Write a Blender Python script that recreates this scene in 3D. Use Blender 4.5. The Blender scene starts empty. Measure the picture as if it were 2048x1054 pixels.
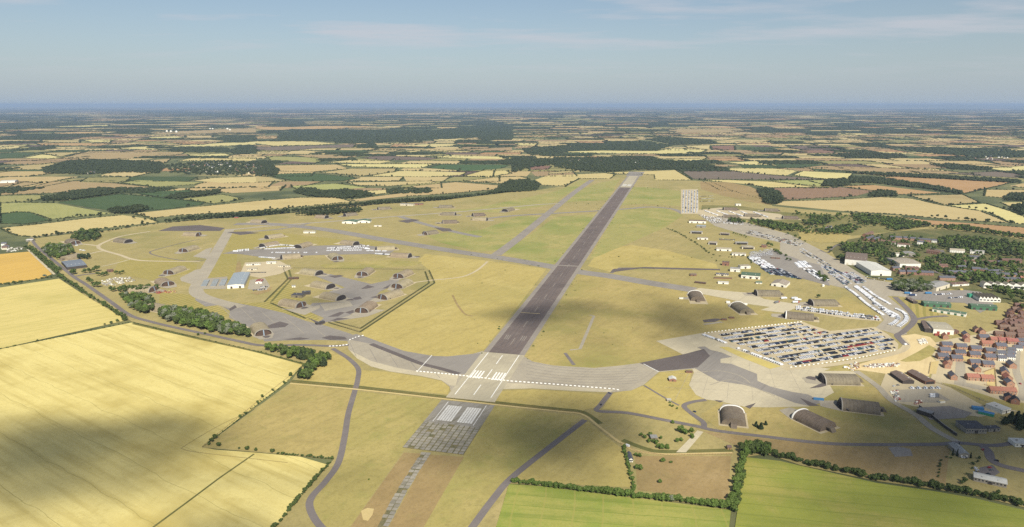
import bpy, math, random
import numpy as np
from mathutils import Vector, geometry
random.seed(7)
rng = np.random.default_rng(7)
R = math.radians
scene = bpy.context.scene
col = scene.collection

# ------------------------------------------------------------------ camera
W0, H0, F = 2048.0, 1054.0, 1400.0        # photograph size and focal length in its pixels
CAMH, YH = 360.0, 209.0                    # height above ground, row of the plane's vanishing line
TH = math.atan((H0 / 2 - YH) / F)          # downward pitch
cam = bpy.data.cameras.new('camera')
cam.sensor_width = 36.0
cam.lens = 36.0 * F / W0
cam.clip_start, cam.clip_end = 1.0, 400000.0
cam_ob = bpy.data.objects.new('camera', cam)
col.objects.link(cam_ob)
cam_ob.location = (0, 0, CAMH)
cam_ob.rotation_euler = (math.pi / 2 - TH, 0, 0)
scene.camera = cam_ob

# ------------------------------------------------------------------ light
SUN_EL, SUN_AZ = R(43), math.atan2(0.30, -1.0)     # sun behind the camera, a little to the right
sun_dir = Vector((math.sin(SUN_AZ) * math.cos(SUN_EL), math.cos(SUN_AZ) * math.cos(SUN_EL), math.sin(SUN_EL)))
sl = bpy.data.lights.new('sun', 'SUN')
sl.energy, sl.angle, sl.color = 4.6, R(0.53), (1.0, 0.955, 0.87)
so = bpy.data.objects.new('sun', sl)
col.objects.link(so)
so.location = (0, 0, 2500)
so.rotation_euler = sun_dir.to_track_quat('Z', 'Y').to_euler()

world = bpy.data.worlds.new('World')
scene.world = world
world.use_nodes = True
wn, wl = world.node_tree.nodes, world.node_tree.links
wn.clear()
def N(nodes, t, **kw):
    n = nodes.new(t)
    for k, v in kw.items():
        setattr(n, k, v)
    return n
w_out, w_bg = N(wn, 'ShaderNodeOutputWorld'), N(wn, 'ShaderNodeBackground')
sky = N(wn, 'ShaderNodeTexSky', sky_type='NISHITA', sun_disc=False, sun_elevation=SUN_EL, sun_rotation=SUN_AZ,
        altitude=400, air_density=1.0, dust_density=0.6, ozone_density=1.6)
tc = N(wn, 'ShaderNodeTexCoord')
sep = N(wn, 'ShaderNodeSeparateXYZ')
wl.new(tc.outputs['Generated'], sep.inputs[0])
def wmath(op, a, b=None, c=None, clamp=False):
    n = N(wn, 'ShaderNodeMath', operation=op, use_clamp=clamp)
    for i, v in enumerate((a, b, c)):
        if v is None: continue
        if isinstance(v, (int, float)): n.inputs[i].default_value = v
        else: wl.new(v, n.inputs[i])
    return n.outputs[0]
def wmix(f, a, b):
    n = N(wn, 'ShaderNodeMix', data_type='RGBA')
    for s, v in ((n.inputs[0], f), (n.inputs[6], a), (n.inputs[7], b)):
        if isinstance(v, (int, float)): s.default_value = v
        elif isinstance(v, tuple): s.default_value = v
        else: wl.new(v, s)
    return n.outputs[2]
elev = wmath('MAXIMUM', sep.outputs['Z'], 0.0)
# pale haze layer lying on the horizon all round
hz_f = wmath('MULTIPLY', wmath('POWER', 2.718, wmath('MULTIPLY', elev, -11.0)), 0.97)
SKY_HAZE = (4.7, 5.65, 6.65, 1)
c0 = wmix(hz_f, sky.outputs[0], SKY_HAZE)
# thin high cloud: noise on a flat sheet of sky (x/z, y/z), the same all round
den = wmath('ADD', elev, 0.045)
cx, cy = wmath('DIVIDE', sep.outputs['X'], den), wmath('DIVIDE', sep.outputs['Y'], den)
comb = N(wn, 'ShaderNodeCombineXYZ')
wl.new(wmath('MULTIPLY', cx, 0.34), comb.inputs[0]); wl.new(wmath('MULTIPLY', cy, 0.55), comb.inputs[1]); comb.inputs[2].default_value = 3.7
nz = N(wn, 'ShaderNodeTexNoise'); nz.inputs['Scale'].default_value = 2.3; nz.inputs['Detail'].default_value = 8; nz.inputs['Roughness'].default_value = 0.58
wl.new(comb.outputs[0], nz.inputs['Vector'])
nz2 = N(wn, 'ShaderNodeTexNoise'); nz2.inputs['Scale'].default_value = 0.55; nz2.inputs['Detail'].default_value = 3
wl.new(comb.outputs[0], nz2.inputs['Vector'])
cl = wmath('ADD', nz.outputs['Fac'], wmath('MULTIPLY', wmath('SUBTRACT', nz2.outputs['Fac'], 0.5), 0.9))
cl = wmath('MULTIPLY', wmath('SUBTRACT', cl, 0.47), 4.0, clamp=True)
cl = wmath('MULTIPLY', cl, wmath('MULTIPLY', wmath('SUBTRACT', elev, 0.025), 14.0, clamp=True))
c1 = wmix(wmath('MULTIPLY', cl, 0.68), c0, (7.0, 7.1, 7.7, 1))
wl.new(c1, w_bg.inputs['Color'])
w_bg.inputs['Strength'].default_value = 0.058
wl.new(w_bg.outputs[0], w_out.inputs[0])

scene.view_settings.view_transform = 'Standard'
scene.view_settings.look = 'None'
scene.view_settings.exposure = 0.54
scene.view_settings.gamma = 1.0
scene.cycles.use_denoising = False
scene.cycles.max_bounces = 5
scene.cycles.diffuse_bounces = 3
scene.cycles.volume_bounces = 1
scene.cycles.transparent_max_bounces = 64

# ------------------------------------------------------------------ pixel -> ground
def P(px, py, z=0.0):
    u, v = (px - W0 / 2) / F, (py - H0 / 2) / F
    dn = math.sin(TH) + v * math.cos(TH)
    t = (CAMH - z) / dn
    return Vector((u * t, (math.cos(TH) - v * math.sin(TH)) * t, z))
def pts(s):
    return [tuple(float(a) for a in t.split(',')) for t in s.split()]
def G(s):
    return [P(*p) for p in pts(s)]

# ------------------------------------------------------------------ tags
def tag(o, label=None, cat=None, group=None, kind=None):
    if label: o['label'] = label
    if cat: o['category'] = cat
    if group: o['group'] = group
    if kind: o['kind'] = kind
    return o
def thing(name, label, cat, loc=(0, 0, 0), rz=0.0, group=None):
    o = bpy.data.objects.new(name, None)
    o.empty_display_size = 1.0
    col.objects.link(o)
    o.location = loc
    o.rotation_euler = (0, 0, rz)
    return tag(o, label, cat, group)
def put(name, mesh, parent=None, loc=None, rz=None, scale=None):
    o = bpy.data.objects.new(name, mesh)
    col.objects.link(o)
    if parent: o.parent = parent
    if loc is not None: o.location = loc
    if rz is not None: o.rotation_euler = (0, 0, rz)
    if scale is not None: o.scale = scale
    return o

# ------------------------------------------------------------------ materials
MATS = {}
def new_mat(name):
    m = bpy.data.materials.new(name)
    m.use_nodes = True
    MATS[name] = m
    nt = m.node_tree
    b = nt.nodes['Principled BSDF']
    b.inputs['Specular IOR Level'].default_value = 0.2
    b.inputs['Roughness'].default_value = 0.9
    return m, nt, b
def rgb(c): return (c[0], c[1], c[2], 1.0)
def surf(name, base, layers=(), stripes=(), rough=0.9, objrand=0.0, bump=None, spec=0.2):
    """base colour plus noise layers (scale 1/m or (sx,sy,angle), colour, lo, hi, amount) and stripes (angle, period, width share, colour, amount)"""
    m, nt, b = new_mat(name)
    b.inputs['Roughness'].default_value = rough
    b.inputs['Specular IOR Level'].default_value = spec
    geo = N(nt.nodes, 'ShaderNodeNewGeometry')
    cur = N(nt.nodes, 'ShaderNodeRGB'); cur.outputs[0].default_value = rgb(base); cur = cur.outputs[0]
    def mix(f, a, c, blend='MIX'):
        n = N(nt.nodes, 'ShaderNodeMix', data_type='RGBA', blend_type=blend)
        for s, v in ((n.inputs[0], f), (n.inputs[6], a), (n.inputs[7], c)):
            if isinstance(v, (int, float)): s.default_value = v
            elif isinstance(v, tuple): s.default_value = rgb(v)
            else: nt.links.new(v, s)
        return n.outputs[2]
    for i, (sc, c, lo, hi, amt) in enumerate(layers):
        nz = N(nt.nodes, 'ShaderNodeTexNoise')
        nz.inputs['Detail'].default_value = 5
        nz.inputs['Roughness'].default_value = 0.62
        if isinstance(sc, tuple):
            mp = N(nt.nodes, 'ShaderNodeMapping', vector_type='TEXTURE')
            mp.inputs['Rotation'].default_value = (0, 0, sc[2])
            mp.inputs['Scale'].default_value = (1 / sc[0], 1 / sc[1], 1)
            mp.inputs['Location'].default_value = (31.0 * i, 17.0 * i, 0)
            nt.links.new(geo.outputs['Position'], mp.inputs[0]); nt.links.new(mp.outputs[0], nz.inputs['Vector'])
            nz.inputs['Scale'].default_value = 1
        else:
            mp = N(nt.nodes, 'ShaderNodeVectorMath', operation='ADD'); mp.inputs[1].default_value = (913.0 * (i + 1), 377.0 * i, 0)
            nt.links.new(geo.outputs['Position'], mp.inputs[0]); nt.links.new(mp.outputs[0], nz.inputs['Vector'])
            nz.inputs['Scale'].default_value = sc
        mr = N(nt.nodes, 'ShaderNodeMapRange'); mr.clamp = True
        mr.inputs[1].default_value, mr.inputs[2].default_value, mr.inputs[4].default_value = lo, hi, amt
        nt.links.new(nz.outputs['Fac'], mr.inputs[0])
        cur = mix(mr.outputs[0], cur, c)
    for ang, per, share, c, amt in stripes:
        mp = N(nt.nodes, 'ShaderNodeMapping', vector_type='TEXTURE'); mp.inputs['Rotation'].default_value = (0, 0, ang)
        nt.links.new(geo.outputs['Position'], mp.inputs[0])
        sp = N(nt.nodes, 'ShaderNodeSeparateXYZ'); nt.links.new(mp.outputs[0], sp.inputs[0])
        wob = N(nt.nodes, 'ShaderNodeTexNoise'); wob.inputs['Scale'].default_value = 0.02; nt.links.new(geo.outputs['Position'], wob.inputs['Vector'])
        ad = N(nt.nodes, 'ShaderNodeMath', operation='MULTIPLY_ADD'); ad.inputs[1].default_value = per * 0.25
        nt.links.new(wob.outputs['Fac'], ad.inputs[0]); nt.links.new(sp.outputs['Y'], ad.inputs[2])
        dv = N(nt.nodes, 'ShaderNodeMath', operation='DIVIDE'); dv.inputs[1].default_value = per; nt.links.new(ad.outputs[0], dv.inputs[0])
        fr = N(nt.nodes, 'ShaderNodeMath', operation='FRACT'); nt.links.new(dv.outputs[0], fr.inputs[0])
        lt = N(nt.nodes, 'ShaderNodeMath', operation='LESS_THAN'); lt.inputs[1].default_value = share; nt.links.new(fr.outputs[0], lt.inputs[0])
        ml = N(nt.nodes, 'ShaderNodeMath', operation='MULTIPLY'); ml.inputs[1].default_value = amt; nt.links.new(lt.outputs[0], ml.inputs[0])
        cur = mix(ml.outputs[0], cur, c)
    if objrand:
        oi = N(nt.nodes, 'ShaderNodeObjectInfo')
        hs = N(nt.nodes, 'ShaderNodeHueSaturation')
        mr = N(nt.nodes, 'ShaderNodeMapRange'); mr.inputs[3].default_value, mr.inputs[4].default_value = 1 - objrand, 1 + objrand
        nt.links.new(oi.outputs['Random'], mr.inputs[0]); nt.links.new(mr.outputs[0], hs.inputs['Value'])
        m2 = N(nt.nodes, 'ShaderNodeMath', operation='MULTIPLY_ADD'); m2.inputs[1].default_value = 0.03; m2.inputs[2].default_value = 0.485
        nt.links.new(oi.outputs['Random'], m2.inputs[0]); nt.links.new(m2.outputs[0], hs.inputs['Hue'])
        nt.links.new(cur, hs.inputs['Color']); cur = hs.outputs[0]
    nt.links.new(cur, b.inputs['Base Color'])
    if bump:
        nz = N(nt.nodes, 'ShaderNodeTexNoise'); nz.inputs['Scale'].default_value = bump[0]; nz.inputs['Detail'].default_value = 4
        nt.links.new(geo.outputs['Position'], nz.inputs['Vector'])
        bp = N(nt.nodes, 'ShaderNodeBump'); bp.inputs['Distance'].default_value = bump[1]; bp.inputs['Strength'].default_value = 0.8
        nt.links.new(nz.outputs['Fac'], bp.inputs['Height']); nt.links.new(bp.outputs[0], b.inputs['Normal'])
    return m
def plain(name, c, rough=0.6, var=0.18, scale=0.5, spec=0.3, metal=0.0, dark=None):
    d = dark or tuple(x * 0.55 for x in c)
    m = surf(name, c, [(scale, d, 0.45, 0.75, var * 2.2), (scale * 7, d, 0.5, 0.8, var)], rough=rough, spec=spec)
    m.node_tree.nodes['Principled BSDF'].inputs['Metallic'].default_value = metal
    return m
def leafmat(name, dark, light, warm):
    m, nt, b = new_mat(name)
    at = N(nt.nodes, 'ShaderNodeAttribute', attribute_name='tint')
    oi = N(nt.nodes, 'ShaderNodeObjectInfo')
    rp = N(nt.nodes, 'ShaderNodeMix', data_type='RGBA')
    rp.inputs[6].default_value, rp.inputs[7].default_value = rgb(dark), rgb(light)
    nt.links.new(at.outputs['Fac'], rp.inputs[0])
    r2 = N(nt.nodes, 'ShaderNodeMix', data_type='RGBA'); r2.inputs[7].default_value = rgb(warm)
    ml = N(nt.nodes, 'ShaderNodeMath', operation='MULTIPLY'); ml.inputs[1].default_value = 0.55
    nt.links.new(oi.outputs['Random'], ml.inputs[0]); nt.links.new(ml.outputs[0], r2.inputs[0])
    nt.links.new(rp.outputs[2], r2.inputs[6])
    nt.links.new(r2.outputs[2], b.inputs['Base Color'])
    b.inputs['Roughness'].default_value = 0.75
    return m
STRAW, STRAWD = (0.40, 0.30, 0.095), (0.25, 0.185, 0.065)
GREEN, GREEND = (0.20, 0.205, 0.045), (0.10, 0.115, 0.03)
def grass(name, base, dry, green, gamt=0.7, stripes=(), glo=0.50):
    base, dry, green = ((c[0], c[1] * 1.02, c[2] * 1.08) for c in (base, dry, green))
    dk = tuple(x * 0.66 for x in base)
    return surf(name, base, [(0.0035, green, glo, glo + 0.17, gamt), (0.011, dry, 0.50, 0.66, 0.8), (0.05, green, 0.54, 0.70, 0.55 * gamt), (0.028, dk, 0.54, 0.72, 0.55),
                             ((0.012, 0.10, 0.95), tuple(x * 0.74 for x in base), 0.48, 0.72, 0.6), (0.16, dk, 0.50, 0.70, 0.55), (0.5, dk, 0.48, 0.72, 0.5)], stripes)
grass('airfield_grass', (0.335, 0.268, 0.098), (0.40, 0.31, 0.12), (0.205, 0.195, 0.055), 0.7)
grass('golden_grass', (0.42, 0.325, 0.10), (0.47, 0.37, 0.125), (0.30, 0.255, 0.075), 0.55)
grass('olive_grass', (0.37, 0.285, 0.095), (0.42, 0.32, 0.11), (0.20, 0.20, 0.048), 0.7)
grass('green_grass', (0.345, 0.28, 0.086), (0.41, 0.32, 0.11), (0.20, 0.215, 0.047), 0.75, glo=0.49)
grass('meadow_grass', (0.315, 0.28, 0.086), (0.40, 0.32, 0.11), (0.19, 0.225, 0.048), 0.95, glo=0.47)
grass('brown_grass', (0.31, 0.215, 0.085), (0.38, 0.27, 0.12), (0.22, 0.19, 0.06), 0.5)
grass('dark_grass', (0.13, 0.125, 0.035), (0.20, 0.16, 0.05), (0.075, 0.09, 0.02), 0.7)
grass('mown_grass', (0.37, 0.29, 0.085), (0.43, 0.325, 0.11), (0.24, 0.215, 0.055), 0.6, stripes=[(R(62), 11.0, 0.45, (0.25, 0.215, 0.058), 0.95)])
grass('lime_grass', (0.27, 0.30, 0.05), (0.36, 0.34, 0.07), (0.15, 0.24, 0.03), 0.9, glo=0.46)
def crop(name, base, dark, ang, per, tl, objrand=0.0, streak=0.6, patch=0.55, alt=None):
    return surf(name, base, ([(0.011, alt, 0.46, 0.57, 0.95)] if alt else []) + [(0.006, dark, 0.50, 0.68, patch), ((0.006, 0.09, ang), dark, 0.47, 0.70, streak), (0.03, dark, 0.56, 0.75, 0.5), (0.16, dark, 0.52, 0.72, 0.35), (0.5, tuple(x * 0.75 for x in base), 0.45, 0.75, 0.5)],
                stripes=tl, objrand=objrand)
A1 = math.atan2((P(309, 1054) - P(0, 871)).y, (P(309, 1054) - P(0, 871)).x)
tl1 = [(A1, 48.0, 0.014, (0.27, 0.225, 0.065), 0.55), (A1, 24.0, 0.5, (0.56, 0.45, 0.15), 0.18)]
crop('wheat_near', (0.63, 0.525, 0.195), (0.37, 0.285, 0.075), A1, 24, tl1, patch=0.8)
crop('wheat_side', (0.58, 0.47, 0.165), (0.40, 0.34, 0.10), R(35), 24, [(R(60), 24.0, 0.04, (0.33, 0.30, 0.08), 0.6)])
crop('gold_near', (0.56, 0.36, 0.085), (0.45, 0.29, 0.07), R(70), 20, [(R(75), 22.0, 0.1, (0.45, 0.28, 0.07), 0.5)])
crop('lime_near', (0.235, 0.27, 0.05), (0.14, 0.185, 0.03), R(-8), 18, [(R(-8), 18.0, 0.08, (0.16, 0.20, 0.033), 0.6), (R(82), 27.0, 0.06, (0.30, 0.27, 0.07), 0.6)], alt=(0.32, 0.30, 0.075))
crop('lime_right', (0.265, 0.275, 0.05), (0.17, 0.20, 0.033), R(-10), 18, [(R(-10), 18.0, 0.08, (0.18, 0.20, 0.035), 0.55)], alt=(0.34, 0.30, 0.075))
FIELD = {}
for k, nm, b, d in (('w', 'wheat', (0.50, 0.40, 0.17), (0.40, 0.31, 0.12)), ('y', 'barley', (0.53, 0.44, 0.19), (0.43, 0.355, 0.14)),
                    ('t', 'stubble', (0.36, 0.27, 0.125), (0.28, 0.20, 0.09)), ('g', 'beet', (0.065, 0.10, 0.035), (0.045, 0.075, 0.025)),
                    ('l', 'pasture', (0.30, 0.28, 0.10), (0.215, 0.215, 0.075)), ('b', 'plough', (0.155, 0.115, 0.085), (0.12, 0.09, 0.065)),
                    ('r', 'red_soil', (0.23, 0.135, 0.085), (0.17, 0.10, 0.065)), ('o', 'ripe_crop', (0.43, 0.28, 0.12), (0.34, 0.22, 0.09))):
    FIELD[k] = (nm, crop('field_' + nm, b, d, random.uniform(-1, 1), 24, [(random.uniform(0.2, 1.3), 26.0, 0.10, tuple(x * 0.85 for x in d), 0.35)], objrand=0.13))
surf('land', (0.14, 0.145, 0.06), [(0.0011, (0.30, 0.25, 0.10), 0.52, 0.60, 0.9), (0.004, (0.065, 0.08, 0.035), 0.45, 0.60, 0.9)])
def paving(name, base, dark, light, slab=None, damt=0.55):
    st = [] if not slab else [(slab[0], slab[1], 0.05, dark, 0.55), (slab[0] + math.pi / 2, slab[1], 0.05, dark, 0.55)]
    return surf(name, base, [(0.012, dark, 0.48, 0.66, damt), (0.05, light, 0.52, 0.70, 0.5), ((0.008, 0.25, 0.95), dark, 0.5, 0.7, damt), (0.6, dark, 0.5, 0.75, 0.45)], st)
RW = P(1250.5, 375) - P(1008, 707); RA = math.atan2(RW.y, RW.x)
paving('runway_asphalt', (0.150, 0.118, 0.100), (0.095, 0.076, 0.068), (0.19, 0.16, 0.135))
paving('runway_concrete', (0.41, 0.36, 0.245), (0.29, 0.25, 0.175), (0.50, 0.44, 0.295), (RA, 6.0))
paving('shoulder', (0.27, 0.235, 0.19), (0.19, 0.165, 0.14), (0.33, 0.29, 0.22), (RA, 7.0))
paving('broken_slabs', (0.27, 0.245, 0.205), (0.15, 0.135, 0.085), (0.33, 0.29, 0.22), (RA, 6.0), 0.85)
paving('taxi_asphalt', (0.25, 0.224, 0.188), (0.18, 0.16, 0.137), (0.31, 0.275, 0.22))
paving('taxi_concrete', (0.355, 0.31, 0.225), (0.26, 0.225, 0.168), (0.43, 0.37, 0.255), (R(20), 7.0))
paving('pale_concrete', (0.48, 0.415, 0.275), (0.36, 0.31, 0.21), (0.57, 0.49, 0.32), (R(20), 8.0), 0.4)
paving('road_asphalt', (0.175, 0.150, 0.135), (0.125, 0.108, 0.10), (0.22, 0.19, 0.165))
paving('dark_asphalt', (0.125, 0.103, 0.092), (0.095, 0.08, 0.072), (0.155, 0.13, 0.11))
paving('gravel', (0.47, 0.39, 0.24), (0.36, 0.295, 0.185), (0.54, 0.45, 0.28), None, 0.4)
paving('sand', (0.60, 0.47, 0.24), (0.45, 0.34, 0.17), (0.68, 0.56, 0.32), None, 0.5)
paving('track', (0.52, 0.40, 0.17), (0.42, 0.32, 0.14), (0.58, 0.47, 0.22))
plain('white_paint', (0.78, 0.76, 0.68), 0.7, 0.22, 0.25, dark=(0.40, 0.36, 0.28))
plain('faded_paint', (0.62, 0.60, 0.54), 0.8, 0.35, 0.4, dark=(0.30, 0.27, 0.22))
plain('yellow_moss', (0.50, 0.40, 0.12), 0.9, 0.3, 0.06, dark=(0.36, 0.29, 0.11))
# building materials
surf('shelter_concrete', (0.185, 0.150, 0.105), [(0.12, (0.12, 0.095, 0.068), 0.45, 0.7, 0.8), ((0.9, 0.05, 0), (0.11, 0.09, 0.065), 0.46, 0.68, 0.6), (1.2, (0.25, 0.205, 0.145), 0.55, 0.75, 0.6)], objrand=0.12)
surf('pale_shelter', (0.30, 0.245, 0.155), [(0.12, (0.20, 0.16, 0.10), 0.45, 0.7, 0.8), ((0.9, 0.05, 0), (0.20, 0.16, 0.105), 0.46, 0.68, 0.5), (1.2, (0.36, 0.30, 0.2), 0.55, 0.75, 0.6)], objrand=0.12)
plain('rust_steel', (0.115, 0.068, 0.042), 0.8, 0.4, 0.8, dark=(0.04, 0.03, 0.025))
plain('black_steel', (0.045, 0.038, 0.036), 0.7, 0.3, 0.8)
plain('door_leaf', (0.035, 0.030, 0.028), 0.9, 0.3, 0.6)
plain('blue_grey_paint', (0.24, 0.30, 0.35), 0.6, 0.25, 0.6)
plain('rim_white', (0.78, 0.76, 0.70), 0.7, 0.15, 0.6)
plain('rim_grey', (0.30, 0.27, 0.22), 0.8, 0.2, 0.6)
plain('white_wall', (0.75, 0.72, 0.62), 0.7, 0.14, 0.25)
plain('cream_wall', (0.60, 0.54, 0.40), 0.7, 0.2, 0.25)
plain('brick', (0.26, 0.135, 0.09), 0.85, 0.22, 0.6)
plain('orange_brick', (0.34, 0.195, 0.125), 0.85, 0.2, 0.6)
plain('brown_brick', (0.19, 0.10, 0.065), 0.85, 0.2, 0.6)
def roofing(name, c):
    return surf(name, c, [(0.3, tuple(x * 0.6 for x in c), 0.45, 0.7, 0.55), (3.0, tuple(x * 1.25 for x in c), 0.5, 0.75, 0.5)], rough=0.7, spec=0.3, objrand=0.10)
roofing('slate', (0.10, 0.10, 0.115)); roofing('red_tile', (0.27, 0.10, 0.075)); roofing('brown_tile', (0.145, 0.088, 0.065)); roofing('black_tile', (0.035, 0.035, 0.042))
roofing('grey_sheet', (0.27, 0.26, 0.235)); roofing('blue_sheet', (0.25, 0.285, 0.295)); roofing('tan_sheet', (0.33, 0.285, 0.21)); roofing('brown_sheet', (0.16, 0.115, 0.09)); roofing('green_sheet', (0.085, 0.135, 0.085))
roofing('pale_sheet', (0.50, 0.48, 0.42)); roofing('dark_sheet', (0.075, 0.07, 0.07)); roofing('steel_sheet', (0.17, 0.19, 0.215))
plain('green_wall', (0.065, 0.155, 0.085), 0.6, 0.2, 0.3); plain('dark_wall', (0.065, 0.055, 0.05), 0.8, 0.25, 0.3); plain('grey_wall', (0.30, 0.27, 0.22), 0.8, 0.25, 0.3)
plain('red_door', (0.28, 0.06, 0.045), 0.6); plain('blue_paint', (0.06, 0.20, 0.38), 0.5, 0.15); plain('green_paint', (0.05, 0.28, 0.17), 0.5, 0.15)
plain('timber', (0.30, 0.19, 0.085), 0.9, 0.25, 0.8)
m, nt, b = new_mat('glass'); b.inputs['Base Color'].default_value = (0.03, 0.035, 0.045, 1); b.inputs['Roughness'].default_value = 0.2; b.inputs['Specular IOR Level'].default_value = 0.35
m, nt, b = new_mat('tyre'); b.inputs['Base Color'].default_value = (0.02, 0.02, 0.02, 1)
plain('bark', (0.10, 0.075, 0.05), 0.95, 0.3, 1.0)
PAINTS = [('white', (0.70, 0.70, 0.70)), ('silver', (0.52, 0.54, 0.56)), ('black', (0.02, 0.02, 0.024)), ('dark blue', (0.03, 0.05, 0.11)), ('grey', (0.16, 0.165, 0.175)), ('red', (0.35, 0.03, 0.03)), ('teal', (0.06, 0.15, 0.17))]
for n_, c_ in PAINTS:
    m, nt, b = new_mat('paint_' + n_.replace(' ', '_')); b.inputs['Base Color'].default_value = rgb(c_); b.inputs['Roughness'].default_value = 0.42; b.inputs['Specular IOR Level'].default_value = 0.3
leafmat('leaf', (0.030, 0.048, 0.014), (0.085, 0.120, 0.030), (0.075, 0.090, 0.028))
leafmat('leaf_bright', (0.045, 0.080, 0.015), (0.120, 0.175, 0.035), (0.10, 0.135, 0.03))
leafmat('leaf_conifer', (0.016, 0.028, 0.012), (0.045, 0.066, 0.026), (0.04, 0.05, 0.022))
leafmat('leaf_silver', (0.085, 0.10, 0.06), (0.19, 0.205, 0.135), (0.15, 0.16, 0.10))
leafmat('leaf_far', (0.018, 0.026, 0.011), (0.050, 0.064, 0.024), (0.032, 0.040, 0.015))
grass('town_grass', (0.14, 0.125, 0.045), (0.26, 0.205, 0.08), (0.085, 0.10, 0.028), 0.9, glo=0.44)
grass('scrub_grass', (0.215, 0.185, 0.062), (0.31, 0.24, 0.085), (0.11, 0.12, 0.033), 0.9, glo=0.44)
paving('old_slab', (0.31, 0.28, 0.22), (0.19, 0.17, 0.125), (0.38, 0.34, 0.25), None, 0.7)
surf('weed_joint', (0.13, 0.12, 0.06), [(0.12, (0.20, 0.16, 0.075), 0.45, 0.62, 0.9), (0.5, (0.07, 0.075, 0.03), 0.5, 0.7, 0.8)])
# ------------------------------------------------------------------ mesh helpers
def mesh_from(name, verts, faces, mats, midx=None, smooth=False):
    me = bpy.data.meshes.new(name)
    me.from_pydata([tuple(v) for v in verts], [], faces)
    for m in mats: me.materials.append(MATS[m])
    if midx: me.polygons.foreach_set('material_index', midx)
    if smooth: me.polygons.foreach_set('use_smooth', [True] * len(me.polygons))
    me.update()
    return me
LAY = [0]
def lay(z):                                 # no two sheets share one height
    LAY[0] += 1
    return z + 0.0008 * (LAY[0] % 36)
def sheet(name, poly, mat, z, kind='structure', parent=None):
    """flat polygon; poly = list of Vectors or a pixel string"""
    if isinstance(poly, str): poly = G(poly)
    z = lay(z)
    vs = [Vector((p.x, p.y, z)) for p in poly]
    tris = geometry.tessellate_polygon([vs])
    fs = []
    for t in tris:
        a, b, c = (vs[i] for i in t)
        fs.append(t if (b - a).cross(c - a).z > 0 else t[::-1])
    o = put(name, mesh_from(name, vs, fs, [mat]), parent)
    if kind and not parent: o['kind'] = kind
    return o
def smooth_line(ps, n=6, closed=False):
    out = []
    L = len(ps)
    for i in range(L - 1):
        p0, p1, p2, p3 = ps[max(i - 1, 0)], ps[i], ps[i + 1], ps[min(i + 2, L - 1)]
        for k in range(n):
            t = k / n
            out.append(0.5 * ((2 * p1) + (p2 - p0) * t + (2 * p0 - 5 * p1 + 4 * p2 - p3) * t * t + (3 * p1 - p0 - 3 * p2 + p3) * t ** 3))
    out.append(ps[-1])
    return out
def offsets(line, w):
    Ls, Rs = [], []
    for i, p in enumerate(line):
        d = (line[min(i + 1, len(line) - 1)] - line[max(i - 1, 0)]); d.z = 0; d.normalize()
        n = Vector((-d.y, d.x, 0))
        Ls.append(p + n * w / 2); Rs.append(p - n * w / 2)
    return Ls, Rs
def strip(name, s, w, mat, z, smooth=True, kind='structure', parent=None):
    line = G(s) if isinstance(s, str) else s
    if smooth and len(line) > 2: line = smooth_line(line)
    z = lay(z); Ls, Rs = offsets(line, w)
    vs, fs = [], []
    for a, b in zip(Ls, Rs): vs += [(a.x, a.y, z), (b.x, b.y, z)]
    for i in range(len(line) - 1): fs.append((2 * i, 2 * i + 1, 2 * i + 3, 2 * i + 2))
    o = put(name, mesh_from(name, vs, fs, [mat]), parent)
    if kind and not parent: o['kind'] = kind
    return o
def inside(p, poly):
    c = False; n = len(poly); j = n - 1
    for i in range(n):
        a, b = poly[i], poly[j]
        if (a.y > p.y) != (b.y > p.y) and p.x < (b.x - a.x) * (p.y - a.y) / (b.y - a.y) + a.x: c = not c
        j = i
    return c

# ------------------------------------------------------------------ ground to the horizon
big = [Vector((-100000, -3000, 0)), Vector((100000, -3000, 0)), Vector((100000, 110000, 0)), Vector((-100000, 110000, 0))]
sheet('ground', big, 'land', -0.6)

# ------------------------------------------------------------------ near fields
sheet('wheat_field', '-160,730 0,698 263,645 512,702 607,727 575,762 404,894 430,899 512,905 600,913 655,929 549,1054 500,1110 -160,1110', 'wheat_near', -0.10)
sheet('wheat_field', '-60,585 0,575 118,557 150,578 180,597 255,640 0,697 -60,710', 'wheat_side', -0.10)
sheet('wheat_field', '-40,512 0,508 60,503 104,548 85,556 0,568 -40,574', 'gold_near', -0.10)
sheet('green_field', '1018,968 1077,972 1221,990 1353,1006 1462,1020 1452,1110 975,1110', 'lime_near', 0.06)
sheet('green_field', '1490,914 1560,922 1639,940 1754,966 1866,982 1948,996 2048,1020 2200,1050 2200,1110 1462,1110', 'lime_right', 0.06)

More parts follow.
